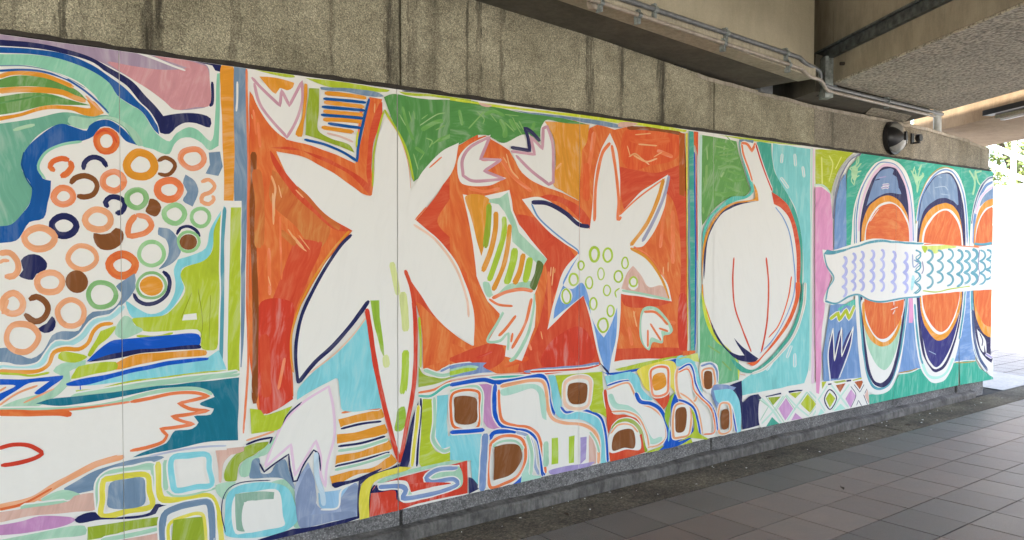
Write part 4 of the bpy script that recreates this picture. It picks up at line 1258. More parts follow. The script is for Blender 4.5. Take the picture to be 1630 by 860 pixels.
S navy 5.0:1.89 6512,186 6540,226* 6595,170
S navy 5.0:1.91 6639,271 6698,334
#painted_pink_column
F ygdark2 5862,2284* 6152,2301 6436,2302* 6322,2238 6193,2128 6122,2014 6096,1938* 6013,1989 5871,2012*
S ygpale3 11.8:1.81 5954,2232 5968,2007
S ygpale3 8.9:1.83 6062,2250 6118,2184 6066,2041
S ygpale3 8.0:1.85 6246,2253 6156,2146
S sagelt 11.8:1.82 5854,2006 5977,2007 6068,1962 6097,1903
f pink2 5854,1986 5942,1991 6069,1942 6110,1724 6119,1493 6110,1313 6032,1144 5966,849 5964,520 5941,343 5897,358 5877,854 5862,1444
S lilacdk 9.1:1.86 6534,2299 6361,2230 6231,2100 6159,1976 6126,1844 6119,1744
S grayc 10.1:1.86 6495,2301 6323,2227 6194,2108 6131,2005 6115,1924
f slate3 6296,2124 6322,1851 6340,1504 6134,1483 6137,1744 6152,1895 6214,2049
#painted_arched_field
F emerald 6554,2305* 7620,2304 9089,2310* 9119,2311* 9154,1430* 6321,1483* 6311,2054 6343,2158
F emerald 6319,1555* 6435,1555* 6417,1483 6321,1473*
#painted_sprigs
S sprig 9.2:1.89 6495,2275 6487,2218 6343,2158
S sprig 10.3:1.90 6433,2040 6431,2132 6536,2221
S sprig 10.3:1.89 6343,2168 6431,2132* 6538,2154
S sprig 9.2:1.89 6433,2029 6384,2068 6440,2163 6476,2269
S sprig 9.2:1.89 6383,2119 6422,2090 6509,2116
F sprig 6400,2181 6479,2166 6442,2061 6383,2109
S sprig 10.1:2.07 7511,2014 7496,2115 7389,2210
S sprig 13.6:2.09 7508,2116 7624,2190* 7599,2200
S sprig 10.1:2.08 7458,2225 7507,2138* 7585,2273* 7528,2218
S sprig 10.1:2.08 7511,2014 7555,2118 7636,2179* 7508,2116* 7425,2179 7457,2248
F sprig 7436,2179 7530,2162 7624,2190 7531,2128 7510,2059
S sprig 17.2:2.27 8664,2040 8701,2177 8572,2281
S sprig 14.9:2.30 8854,2292 8712,2265* 8772,2181 8831,2147
S sprig 14.8:2.28 8711,2290 8701,2177
#painted_capsules
F cream 6402,1730* 6437,1875 6541,2035 6697,2200 6861,2264 7052,2282 7253,2224 7393,2087 7456,1888 7478,1731* 7497,1097 7399,1100 6426,1132
F emerald 6462,2031* 6578,2141 6737,2234 6799,2260 6618,2132 6483,1980
S aquagr 9.4:1.91 6445,1545 6440,1752 6485,1908 6600,2079 6779,2226
S slate3 9.7:1.98 7454,1573 7429,1797 7373,1997 7254,2158 7119,2238 6946,2253 6820,2234 6659,2124 6523,1961 6469,1752 6474,1545
F pinkpale 6491,1649* 6516,1836 6601,2006 6740,2150 6883,2228 7032,2243 7186,2198 7325,2051 7399,1864 7443,1573* 7362,1572 7332,1817 7213,2034 7033,2210 6905,2202 6701,2074 6565,1880 6521,1650*
F navydk 6532,1441* 6529,1712 6584,1891 6701,2074 6863,2195 6990,2219 7120,2205 7210,2144 7303,2028 7354,1863 7389,1438*
F bluegray 6625,1861* 6702,2011 6822,2155 6990,2202 7088,2187 7168,2065 7180,2033 7215,1990 6996,1992 6828,1953 6685,1894
S lilacb 8.5:1.97 6823,2112 6949,2130
S lilacb 10.7:1.98 6888,2052 7005,2063
S lilacb 10.7:1.98 6868,2024 6952,2039 6995,2030
S navydk 7.4:1.96 6762,2088 6844,2103
f navydk 7056,2158 7144,2130 7169,2043 7214,2012 7257,2070 7165,2164 7098,2214
F amber 6552,1441* 6559,1692 6646,1840 6807,1931 6996,1968 7172,1934 7309,1839 7362,1751 7389,1438*
F cream 6606,1441* 6610,1651 6688,1778 6830,1878 6998,1914 7151,1889 7287,1816 7369,1718 7389,1438*
F orange 6626,1441* 6630,1672 6709,1768 6830,1857 6999,1895 7151,1878 7288,1783 7364,1673 7378,1438*
S cream 5.3:1.95 6689,1736 6769,1802 6830,1846
F cream 7485,1731* 7537,1914 7651,2089 7841,2214 8091,2276 8302,2241 8469,2080 8546,1851 8599,1556* 8622,937 7507,983
S amberdk 6.9:2.12 7496,1731 7537,1914 7662,2101 7817,2213 8015,2277 8221,2272
S slate3 14.1:2.17 7519,1754 7584,1949 7699,2091 7866,2204 8066,2257 8249,2226 8414,2090 8503,1898 8557,1556
F navydk 7517,1437* 7531,1732 7584,1938 7699,2080 7867,2187 8067,2230 8197,2217 8333,2122 8447,1945 8495,1751 8520,1433*
F slate4 7546,1778* 7607,1962 7723,2081 7867,2181 8042,2220 8171,2210 8293,2120 8337,1990 8339,1930 8206,1973 8024,1989 7825,1947 7634,1848 7549,1687
S paleb 5.8:2.15 7917,2184 7993,2176
S paleb 7.0:2.16 7846,2075 8046,2096 8124,2065
S paleb 7.1:2.17 7973,2023 8152,2018
F amber 7540,1437* 7570,1642 7637,1780 7779,1876 8026,1937 8207,1925 8342,1857 8413,1750 8454,1604 8479,1433*
F cream 7612,1437* 7618,1620 7710,1747 7854,1832 8028,1884 8209,1871 8344,1797 8429,1677 8471,1433*
F orange 7647,1437* 7665,1643 7782,1760 7904,1833 8029,1866 8157,1858 8318,1772 8403,1652 8444,1433*
F cream 8609,1655* 8643,1853 8749,2031 8888,2175 9061,2244 9151,2265* 9206,912 8636,936
S slatedk 15.1:2.31 8647,1754 8723,1967 8860,2135 9003,2218 9151,2249
S slate3 22.6:2.30 8697,1557 8702,1780 8780,1969 8947,2140 9153,2201
F slate4 8836,2009* 8949,2102 9155,2162* 9160,2022* 8953,1988 8810,1933
S pinkpale 15.1:2.32 8728,1856 8864,2035 9155,2162
F amber 8701,1432* 8705,1706 8812,1895 8953,1988 9160,2034* 9163,1970 8956,1913 8815,1808 8735,1657 8730,1432*
F orange 8710,1432* 8763,1682 8872,1834 9015,1914 9163,1951* 9185,1430*
f slate3 6094,1057 6473,1042 6592,950 6629,413 6000,438 5991,662 6054,905
F mint2 6203,1017* 6472,1085* 6486,992 6336,1035 6215,992
S ygdark2 24.1:1.85 6085,933 6204,981* 6227,920* 6326,999* 6373,924* 6462,1030
f slate3 7314,1139 7587,1131 7620,536 7624,400 7203,398 7228,435
f slate3 8424,1107 8684,1099 8778,386 8322,402 8260,400
f emerald 6719,166 6705,255 6926,244 7128,301 7230,382 7638,398 8386,390 8778,386 8883,288 9203,167 9241,118 9081,118 6707,155
S amberdk 8.0:2.04 7230,395 7444,396 7568,405
S amberdk 8.8:2.23 8338,391 8580,373 8779,371
S cream 8.0:2.04 7204,385 7444,382 7596,402
S cream 7.3:2.23 8307,403 8546,394 8795,377
f pink2 7383,1058 7534,1053 7458,829 7390,832
F cream 6446,1189* 6581,418 6716,279 6876,237 7077,267 7228,435 7325,757 7383,1058* 7367,1164*
S aquagr 20.5:1.96 6528,1150 6570,865 6650,511 6751,339 6900,285 7075,332 7225,566 7321,889 7355,1125
F navydk 6534,1187* 6582,864 6663,485 6775,349 6924,296 7075,332 7200,516 7296,851 7327,1165* 7287,1167 7249,827 7172,571 7048,386 6898,337 6774,387 6685,558 6606,863 6574,1186*
F cream 6577,1075 6606,863 6697,557 6798,385 6898,337 7048,386 7172,571 7256,853 7290,1048
F sage 6612,887 6670,685 6819,509 6970,445 7096,512 7196,660 7249,827 7117,692 6915,654 6716,731
F amber 6578,1038 6606,863 6716,731 6915,652 7117,692 7243,827 7247,893 7115,744 6939,688 6764,766 6640,898 6608,1061
F orange 6609,1185* 6619,999 6689,858 6813,750 6938,717 7064,747 7191,830 7279,957 7303,1166*
S cream 6.5:2.00 7058,967 7186,987
S cream 6.5:2.00 7097,926 7135,963
S cream 6.5:2.00 7111,1068 7113,1003
F cream 7448,1162* 7486,814 7609,428 7785,275 7932,233 8142,255 8322,424 8468,759 8519,1133*
S mintpale 22.3:2.13 7621,495 7754,333 7930,282 8140,311 8290,441
S aquagr 16.2:2.07 7494,1001 7544,743 7621,508 7665,437
S aquagr 17.4:2.23 8409,618 8495,902 8521,1090
F navydk 7518,1134* 7569,809 7662,532 7840,367 7958,335 8137,382 8316,582 8434,833 8488,1105* 8456,1106 8402,835 8284,598 8106,413 7957,363 7839,394 7720,501 7625,806 7559,1132
F navy2 7545,1160* 7611,807 7734,527 7868,406 7957,384 8075,430 8253,586 8401,863 8423,1136*
F amber 7572,1159* 7607,942 7682,803 7859,669 8008,631 8188,676 8370,836 8444,977 8455,1135*
F cream 7600,1158* 7650,927 7798,769 7976,689 8156,720 8307,839 8396,993 8423,1136*
F orange 7620,1158* 7663,967 7767,839 7975,717 8155,741 8306,868 8395,1022 8416,1136*
S paleb 5.5:2.11 7776,551 7923,505
F cream 8633,1130* 8720,598 8880,378 9095,208 9221,166* 9165,1116*
S aquagr 23.8:2.28 8668,1100 8717,672 8810,443 9058,242
S slatedk 23.9:2.28 8692,894 8753,595 8879,393 9076,248
F navydk 8683,1129* 8768,654 8876,483 9018,382 9197,306* 9165,1116*
F cream 8800,696* 9011,563 9034,426 8978,520 8981,445 8892,496
S navydk 10.5:2.30 8870,647 8941,568 8926,509
S lilacb 15.2:2.32 9016,427 9177,369
F amber 8700,1128* 8760,846 8903,675 9044,606 9186,579* 9165,1116*
F orange 8716,1128* 8757,935 8863,812 9004,722 9182,692* 9165,1116*
F navy2 6079,762 6131,848 6146,829 6147,603* 6208,813 6273,845 6286,772 6245,643* 6342,781 6443,835 6390,692 6216,441* 6111,449* 6082,596
S cream 8.4:1.84 6099,434 6064,657 6130,860* 6158,590* 6262,858* 6268,617* 6443,854* 6394,680 6227,434
#painted_bony_fish
F cream 5959,1495* 6111,1491 6372,1534 6760,1590 7117,1575 7629,1560 8774,1526 9240,1569* 9260,1086* 8659,1086 7645,1074 6892,1036 6473,1118 6155,1049 5984,1088 6116,1261* 5995,1393
F aquagr 6026,1495* 6128,1486 6373,1514 6799,1580 7077,1572 7652,1558* 7630,1544 7077,1555 6800,1557 6409,1505 6129,1458 5985,1463
S slategr 11.2:1.82 5985,1467 6029,1365 6133,1266 6050,1179 6018,1087
S aquagr 13.8:1.92 6010,1083 6172,1058 6364,1108 6509,1119 6697,1066 6891,1044 7256,1061 7612,1064
S aquagr 23.6:2.32 8707,1555 8907,1550 9240,1575
F ygpale2 7608,1528 7857,1534 8311,1541 8312,1519 7998,1496 7882,1458 7698,1496
S ygreen 10.0:2.16 7643,1117 7918,1097 8203,1117 8631,1133
F ygreen 7608,1528 7720,1518 7677,1464
S orange2 10.0:2.18 7652,1544 7949,1551 8311,1536 8828,1520
S periw 21.9:1.86 6275,1437* 6307,1425 6318,1397 6299,1372 6273,1360* 6309,1340 6320,1312 6301,1287 6270,1275* 6311,1255 6322,1227 6303,1203 6267,1191* 6313,1171 6324,1142 6305,1118 6276,1106*
S periw 20.2:1.88 6413,1466* 6446,1454 6458,1428 6438,1404 6412,1393* 6448,1375 6460,1349 6440,1325 6408,1313* 6450,1295 6462,1269 6442,1245 6404,1234* 6452,1216 6464,1189 6444,1166 6414,1154*
S periw 21.5:1.91 6545,1482* 6578,1469 6590,1442 6570,1417 6543,1404* 6580,1385 6592,1357 6572,1332 6539,1320* 6582,1300 6594,1272 6574,1247 6536,1235* 6585,1215 6596,1188 6577,1163 6545,1150*
S periw 21.8:1.94 6713,1492* 6748,1478 6760,1448 6740,1421 6712,1408* 6750,1388 6763,1357 6742,1330 6708,1317* 6753,1296 6765,1267 6745,1239 6705,1226* 6755,1205 6767,1175 6747,1148 6715,1135*
S periw 21.1:1.96 6879,1497* 6915,1483 6928,1452 6907,1425 6878,1412* 6917,1391 6930,1360 6909,1333 6874,1319* 6920,1299 6933,1268 6912,1241 6871,1227* 6922,1206 6935,1176 6914,1148 6881,1135*
S periw 22.5:2.00 7075,1482* 7112,1468 7125,1438 7104,1410 7073,1396* 7115,1375 7128,1344 7106,1317 7070,1303* 7117,1283 7130,1252 7109,1225 7066,1212* 7120,1190 7133,1159 7111,1132 7077,1119*
S periw 23.9:2.03 7290,1471* 7329,1457 7342,1426 7320,1399 7289,1385* 7331,1365 7345,1333 7323,1306 7285,1293* 7334,1271 7348,1241 7325,1213 7281,1200* 7337,1178 7351,1148 7328,1120 7292,1107*
S slategr 19.5:2.11 7726,1495* 7804,1476 7828,1434 7786,1398 7725,1380* 7808,1352 7832,1312 7789,1276 7722,1259* 7812,1230 7836,1189 7793,1153 7719,1137*
S slategr 18.7:2.15 7928,1492* 8008,1475 8033,1440 7989,1408 7926,1393* 8012,1369 8037,1333 7993,1301 7923,1287* 8016,1261 8040,1225 7996,1194 7920,1181*
S slategr 19.0:2.18 8136,1503* 8220,1484 8246,1444 8200,1407 8135,1389* 8224,1362 8250,1322 8205,1285 8132,1268* 8228,1240 8254,1199 8209,1163 8129,1146*
S slategr 23.8:2.22 8338,1495* 8424,1476 8450,1435 8404,1398 8337,1380* 8428,1352 8455,1312 8408,1275 8334,1258* 8432,1229 8459,1188 8413,1153 8331,1137*
S slategr 24.1:2.25 8499,1487* 8587,1470 8615,1433 8567,1399 8498,1384* 8591,1357 8619,1320 8571,1288 8494,1272* 8596,1246 8623,1207 8575,1175 8491,1160*
S slategr 29.1:2.28 8664,1501* 8754,1482 8783,1442 8734,1405 8663,1387* 8759,1359 8787,1319 8738,1283 8660,1265* 8764,1237 8792,1197 8743,1160 8657,1144*
S slategr 18.9:2.31 8848,1492* 8940,1473 8969,1433 8919,1398 8847,1380* 8945,1353 8974,1312 8924,1276 8843,1260* 8950,1231 8979,1191 8928,1156 8840,1140*
S slategr 20.3:2.33 9002,1496* 9097,1480 9127,1446 9075,1414 9001,1398* 9102,1375 9131,1340 9079,1308 8997,1294* 9106,1269 9135,1233 9083,1203 8993,1190*
S aquagr 12.7:2.07 7493,1490* 7568,1475 7591,1441 7550,1411 7491,1396* 7571,1374 7594,1340 7553,1311 7488,1296* 7574,1273 7597,1239 7556,1210 7484,1195* 7577,1172 7600,1137 7559,1109 7496,1095*
S slatelt 10.5:2.06 7436,1454 7461,1338 7568,1390 7459,1401
S aquagr 8.5:2.07 7499,1496 7599,1464 7502,1422 7602,1368 7505,1317 7573,1252 7487,1201 7576,1145 7468,1096
S lilacdk 9.6:2.09 7624,1389 7648,1314 7616,1272
F aquapale 7441,1265 7486,1232 7445,1128 7413,1139
S lilacdk 8.2:2.29 8829,1497 8809,1321 8838,1262 8788,1158
"""

def paint_material(name, rgb):
    m = bpy.data.materials.new('paint_' + name); t = NT(m)
    w = srgb((228, 225, 219))
    c = srgb(rgb)
    col = tuple(min(0.85, 0.80 * k * a / b) for a, b, k in zip(c, w, (1.01, 0.985, 0.91)))
    uv = t.n('ShaderNodeUVMap', uv_map='brush'); ed = t.n('ShaderNodeUVMap', uv_map='edge')
    mp = t.n('ShaderNodeMapping'); mp.inputs['Scale'].default_value = (4, 70, 1)
    wn_ = t.n('ShaderNodeTexNoise'); wn_.inputs['Scale'].default_value = 3.2; wn_.inputs['Detail'].default_value = 2; t.l(uv.outputs[0], wn_.inputs['Vector'])
    wv = t.n('ShaderNodeVectorMath', operation='MULTIPLY_ADD'); t.l(wn_.outputs['Color'], wv.inputs[0]); wv.inputs[1].default_value = (0.12, 0.12, 0); t.l(uv.outputs[0], wv.inputs[2])
    t.l(wv.outputs[0], mp.inputs['Vector'])
    streak = t.noise(mp.outputs[0], 1.0, 4, 0.65, 0.3)
    mp2 = t.n('ShaderNodeMapping'); mp2.inputs['Scale'].default_value = (4.5, 15, 1); t.l(wv.outputs[0], mp2.inputs['Vector'])
    blotch = t.noise(mp2.outputs[0], 1.0, 5, 0.6, 0.8)
    sb = t.math('ADD', t.math('MULTIPLY', streak, 0.34), t.math('MULTIPLY', blotch, 0.72))
    dark = name.startswith(('navy', 'brown', 'teal', 'cobalt', 'blue'))
    pale = name in ('cream', 'pinkpale', 'mintpale', 'sagelt')
    lite = tuple(a * (0.90 if dark else 0.70) + b * (0.10 if dark else 0.30) for a, b in zip(col, (0.80, 0.78, 0.70)))
    deep = tuple(a * (0.97 if pale else 0.84) for a in col)
    if name in ('orange', 'rustor', 'redor', 'rust'):
        deep = (col[0] * 0.90, col[1] * 0.60, col[2] * 0.62); lite = (min(.85, col[0] * 1.05), col[1] * 1.75, col[2] * 2.2)
    cc = t.mix(t.ramp(sb, [(0.36, 1.0), (0.55, 0.0)]), col, deep)
    cc = t.mix(t.ramp(sb, [(0.53, 0.0), (0.73, 0.1 if pale else 1.0)]), cc, lite)
    t.out(cc, 0.72)
    t.b.inputs['Specular IOR Level'].default_value = 0.22
    t.bump(streak, 0.10 if pale else 0.35, 0.001)
    if not pale or True:
        s2 = t.n('ShaderNodeSeparateXYZ'); t.l(ed.outputs[0], s2.inputs[0])
        e = s2.outputs['X']; dry = s2.outputs['Y']
        rag = t.math('MULTIPLY', blotch, 0.42)
        lim = t.math('SUBTRACT', 1.12, rag)
        a1 = t.math('LESS_THAN', e, lim)
        a2 = t.math('GREATER_THAN', streak, dry)
        t.l(t.math('MULTIPLY', a1, a2), t.b.inputs['Alpha'])
    return m
MATS = {k: paint_material(k, v) for k, v in PAL.items()}

def catmull(P, closed, step=0.02):
    """P: list of (x, z, corner) -> dense list of 2-D points"""
    n = len(P); out = []
    segs = n if closed else n - 1
    for i in range(segs):
        p1 = P[i]; p2 = P[(i + 1) % n]
        p0 = P[i - 1] if (closed or i > 0) else p1
        p3 = P[(i + 2) % n] if (closed or i + 2 < n) else p2
        if p1[2]: p0 = (2 * p1[0] - p2[0], 2 * p1[1] - p2[1])
        if p2[2]: p3 = (2 * p2[0] - p1[0], 2 * p2[1] - p1[1])
        L = math.hypot(p2[0] - p1[0], p2[1] - p1[1])
        d0 = max(1e-6, math.hypot(p1[0] - p0[0], p1[1] - p0[1])); d2 = max(1e-6, math.hypot(p3[0] - p2[0], p3[1] - p2[1]))
        m1 = [(p2[a] - p0[a]) / (L + d0) * L if L else 0 for a in (0, 1)]
        m2 = [(p3[a] - p1[a]) / (L + d2) * L if L else 0 for a in (0, 1)]
        k = max(2, min(14, int(L / step) + 1))
        for q in range(k):
            t = q / k; t2 = t * t; t3 = t2 * t
            out.append(tuple((2 * t3 - 3 * t2 + 1) * p1[a] + (t3 - 2 * t2 + t) * m1[a] + (-2 * t3 + 3 * t2) * p2[a] + (t3 - t2) * m2[a] for a in (0, 1)))
    if not closed: out.append((P[-1][0], P[-1][1]))
    return out

def densify(P, closed, step=0.05):
    n = len(P); out = []
    for i in range(n if closed else n - 1):
        a = P[i]; b = P[(i + 1) % n]
        k = max(1, min(12, int(math.hypot(b[0] - a[0], b[1] - a[1]) / step)))
        for q in range(k): out.append((a[0] + (b[0] - a[0]) * q / k, a[1] + (b[1] - a[1]) * q / k))
    if not closed: out.append((P[-1][0], P[-1][1]))
    return out

def wobble(x, z, s, f):
    v = noise.noise_vector(Vector((x * f, z * f, s)))
    return x + v.x * 0.004, z + v.y * 0.004

layers = []
def layer_of(bb):
    L = 0
    for q, l in layers:
        if q[0] < bb[2] and bb[0] < q[2] and q[1] < bb[3] and bb[1] < q[3] and l > L: L = l
    layers.append((bb, L + 1))
    return L + 1

def element(kind, colour, w, pts, seed):
    """returns (verts, faces, brush uvs, edge uvs) of one brush mark"""
    rs = random.Random(seed)
    P = [(x / 1000, z / 1000, c) for x, z, c in pts]
    V, F, U, E = [], [], [], []
    if kind in 'Ff':
        Q = catmull(P, True) if kind == 'F' else densify(P, True)
        Q = [wobble(x, z, seed, 9.0) for x, z in Q]
        a = rs.choice((1.5, 1.6, 1.4, 1.75, 1.2, 0.1)) + rs.uniform(-.15, .15)
        ca, sa = math.cos(a), math.sin(a); o = rs.uniform(0, 40)
        tris = tessellate_polygon([[Vector((x, z, 0)) for x, z in Q]])
        V = Q; F = [tuple(t) for t in tris]
        U = [(x * ca + z * sa + o, -x * sa + z * ca + o) for x, z in Q]
        E = [(0.0, 0.0)] * len(Q)
    else:
        wd, r = w
        wd /= 1000
        closed = kind == 'l'
        if kind == 's': P2 = [(x, z, True) for x, z, c in P]
        else: P2 = P
        Q = densify(P2, False, 0.035) if kind == 's' else catmull(P2, closed, 0.016)
        if closed: Q = Q + [Q[0]]
        n = len(Q); ln = [0.0]
        for a, b in zip(Q, Q[1:]): ln.append(ln[-1] + math.hypot((b[0] - a[0]) / r, b[1] - a[1]))
        tot = ln[-1]; o = rs.uniform(0, 40)
        for i, (x, z) in enumerate(Q):
            a = Q[max(0, i - 1)]; b = Q[min(n - 1, i + 1)]
            if closed and i in (0, n - 1): a, b = Q[n - 2], Q[1]
            dx, dz = (b[0] - a[0]) / r, b[1] - a[1]
            L = math.hypot(dx, dz) or 1
            nx, nz = -dz / L * r, dx / L
            s = ln[i]
            k = 1 + 0.16 * noise.noise(Vector((s * 9, seed, 0)))
            if not closed:
                e = min(s, tot - s)
                k *= min(1.0, 0.55 + 0.45 * math.sqrt(max(0, e) / (wd * 0.5))) if wd > 0 else 1
            h = wd / 2 * k * 1.16
            dry = 0.0
            if not closed and s > tot * 0.75 and tot > 4 * wd: dry = 0.52 * (s / tot - 0.75) / 0.25
            for q in (-1, -0.5, 0, 0.5, 1):
                V.append((x + nx * h * q, z + nz * h * q)); U.append((s + o, h * q + o)); E.append((abs(q), dry * (0.8 if abs(q) < 1 else 1.0)))
            if i:
                for q in range(4):
                    b0 = (i - 1) * 5 + q; b1 = i * 5 + q
                    F.append((b0, b0 + 1, b1 + 1, b1))
    return V, F, U, E

seams = [-0.45, 0.806, 2.097, 3.343, 4.605, 5.850, 7.132, 8.408, 9.12]
bots = {2.097: 0.160, 4.605: 0.178, 8.408: 0.165}
mural = thing('mural', 'long painted wooden mural of white flowers, berries, an onion and arches on the wall', 'mural', (4.5, MY, 0.16))
MO = Vector((4.5, MY, 0.16))
def botz(x):
    P = [(-3, 0.12), (2.1, 0.163), (4.6, 0.180), (8.4, 0.163), (9.25, 0.142)]
    for (a, za), (b, zb) in zip(P, P[1:]):
        if a <= x <= b: return za + (zb - za) * (x - a) / (b - a)
    return P[-1][1]
TOPZ = 2.300
def right_edge(z):
    P = [(0.0, 9.25), (0.14, 9.222), (0.336, 9.178), (0.57, 9.130), (0.96, 9.105), (1.48, 9.114), (1.94, 9.125), (2.4, 9.115)]
    for (a, xa), (b, xb) in zip(P, P[1:]):
        if a <= z <= b: return xa + (xb - xa) * (z - a) / (b - a)
    return P[-1][1]
for a, b in zip(seams, seams[1:]):
    bm = bmesh.new()
    x0, x1 = a + (0.0022 if a == 2.097 else 0.0009), b - (0.0022 if b == 2.097 else 0.0009)
    if b == 9.12:
        poly = [(x0 + 0.036, botz(a)), (x0 + 0.003, 0.53), (x0, 0.6), (x0, TOPZ), (right_edge(TOPZ), TOPZ), (right_edge(1.48), 1.48), (right_edge(.96), .96), (right_edge(.57), .57), (right_edge(.336), .336), (right_edge(.142), .142)]
    else:
        poly = [(x0, botz(x0)), (x1, botz(x1)), (x1, TOPZ), (x0, TOPZ)]
    prism(bm, poly, 'y', MY, MY + 0.012)
    for v in bm.verts: v.co -= MO
    link('mural_board', mesh_of(bm), mural, M['board'])

def clip(bm):
    """cut the paint film to the boards: outline and the open seams between them"""
    def cut(co, no, **k):
        bmesh.ops.bisect_plane(bm, geom=bm.verts[:] + bm.edges[:] + bm.faces[:], plane_co=co, plane_no=no, **k)
    cut((0, 0, TOPZ - 0.001), (0, 0, 1), clear_outer=True)
    for (ax, az), (bx, bz) in (((-3, .1205), (2.1, .1635)), ((2.1, .1635), (4.6, .1805)), ((4.6, .1805), (8.4, .1635)), ((8.4, .1635), (9.25, .1425))):
        pass
    cut((9.14, 0, 1), (1, 0, 0), clear_outer=False)
    xs = [v.co.x for v in bm.verts]
    if not xs: return
    lo, hi = min(xs), max(xs)
    if min(v.co.z for v in bm.verts) < 0.2:
        for x in (2.1, 4.6, 8.4): 
            if lo < x < hi: cut((x, 0, 0), (1, 0, 0))
        for (ax, az), (bx, bz) in (((-3, .1205), (2.1, .1635)), ((2.1, .1635), (4.6, .1805)), ((4.6, .1805), (8.4, .1635)), ((8.4, .1635), (9.25, .1425))):
            fs = [f for f in bm.faces if ax - 1e-4 <= f.calc_center_median().x <= bx + 1e-4]
            if not fs: continue
            es = list({e for f in fs for e in f.edges}); vs = list({v for f in fs for v in f.verts})
            bmesh.ops.bisect_plane(bm, geom=vs + es + fs, plane_co=(ax, 0, az), plane_no=(-(bz - az), 0, bx - ax))
    for x in seams[1:-1]:
        if lo < x < hi:
            g_ = 0.0024 if x == 2.097 else 0.0013
            cut((x - g_, 0, 0), (1, 0, 0)); cut((x + g_, 0, 0), (1, 0, 0))
    if lo < 8.43 and hi > 8.40:
        cut((8.409, 0, 0.56), (0.40, 0, 0.036))
    kill = []
    for f in bm.faces:
        c = f.calc_center_median()
        if c.z < botz(c.x) or c.x > right_edge(c.z) - 0.001 or any(abs(c.x - x) < (0.0022 if x == 2.097 else 0.0012) for x in seams[1:-1]): kill.append(f)
        elif 8.408 < c.x < 8.409 + (0.56 - c.z) * 0.09 and c.z < 0.56: kill.append(f)
    bmesh.ops.delete(bm, geom=kill, context='FACES')

groups = []
HALO = ('painted_winding_paths', 'painted_stepping_squares', 'painted_garden_bands', 'painted_capsules', 'painted_onion', 'painted_striped_bands')
seed = 0
for line in PAINT.strip().split('\n'):
    if line[0] == '#':
        groups.append((line[1:], [])); continue
    t = line.split()
    w = None; i = 2
    if t[0] in 'Ssl':
        a, b = t[2].split(':'); w = (float(a), float(b)); i = 3
    pts = []
    for q in t[i:]:
        c = q.endswith('*'); a, b = q.rstrip('*').split(',')
        pts.append((float(a), float(b), c))
    seed += 1
    if w and groups[-1][0] in HALO and t[1] != 'cream' and w[0] > 9:
        hw_ = (w[0] + 10 + 0.12 * w[0], w[1])
        V, F, U, E = element(t[0], 'cream', hw_, pts, seed)
        bb = (min(v[0] for v in V), min(v[1] for v in V), max(v[0] for v in V), max(v[1] for v in V))
        groups[-1][1].append(('cream', layer_of(bb), V, F, U, E))
    V, F, U, E = element(t[0], t[1], w, pts, seed)
    bb = (min(v[0] for v in V), min(v[1] for v in V), max(v[0] for v in V), max(v[1] for v in V))
    L = layer_of(bb)
    name = groups[-1][0]
    if name == 'painted_berry_cluster' or not groups[-1][1] or True:
        groups[-1][1].append((t[1], L, V, F, U, E))

def build_paint(name, els):
    bm = bmesh.new()
    ub = bm.loops.layers.uv.new('brush'); ue = bm.loops.layers.uv.new('edge')
    cols = []
    for colour, L, V, F, U, E in els:
        if colour not in cols: cols.append(colour)
        mi = cols.index(colour)
        y = MY - 0.00005 * L - 0.0002; nv = max(1, len(V))
        vs = [bm.verts.new((x, y - (0.00003 * i / nv if len(F) and len(F[0]) == 4 else 0), z)) for i, (x, z) in enumerate(V)]
        for f in F:
            try: fc = bm.faces.new([vs[i] for i in f])
            except ValueError: continue
            fc.material_index = mi
            for lp, i in zip(fc.loops, f):
                lp[ub].uv = U[i]; lp[ue].uv = E[i]
    clip(bm)
    if not bm.faces: bm.free(); return
    for f in bm.faces:
        f.normal_update()
        if f.normal.y > 0: f.normal_flip()
    for v in bm.verts: v.co -= MO
    me = bpy.data.meshes.new('mesh'); bm.to_mesh(me); bm.free()
    link(name, me, mural, [MATS[c] for c in cols])

def split(els):
    # marks that touch make one painted motif; separate motifs become parts of their own
    bbs = [(min(v[0] for v in e[2]), min(v[1] for v in e[2]), max(v[0] for v in e[2]), max(v[1] for v in e[2])) for e in els]
    par = list(range(len(els)))
    def find(i):
        while par[i] != i: i = par[i]
        return i
    for i in range(len(els)):
        for j in range(i):
            a, b = bbs[i], bbs[j]
            if a[0] < b[2] and b[0] < a[2] and a[1] < b[3] and b[1] < a[3]: par[find(i)] = find(j)
    comp = {}
    for i, e in enumerate(els): comp.setdefault(find(i), []).append(e)
    return list(comp.values())
for name, els in groups:
    if name == 'painted_berry_cluster':
        for e in els: build_paint('painted_berry', [e])
    elif els:
        for c in split(els): build_paint(name, c)
print('paint layers', max(l for _, l in layers))

# ---------------------------------------------------------------- bridge overhead
SL = 0.066
def gz(x): return 3.012 - SL * x
gird = thing('bridge_girder', 'cream painted bridge girder with a dark underside sloping down above the wall', 'girder', (2, 3.2, 3))
GO = Vector((2, 3.2, 3))
def part(name, bm, parent, origin, mat, smooth=False):
    for v in bm.verts: v.co -= origin
    return link(name, mesh_of(bm, smooth), parent, mat)
XE = 5.12
def sloped(x0, x1, y0, y1, dz0, dz1, z1abs=None):
    bm = bmesh.new()
    vs = []
    for x in (x0, x1):
        for y, d in ((y0, dz0), (y1, dz0), (y1, dz1), (y0, dz1)):
            z = gz(x) + d if (d == dz0 or z1abs is None) else z1abs
            vs.append(bm.verts.new((x, y, z)))
    for f in ((0, 1, 2, 3), (7, 6, 5, 4), (0, 4, 5, 1), (1, 5, 6, 2), (2, 6, 7, 3), (3, 7, 4, 0)): bm.faces.new([vs[i] for i in f])
    return bm
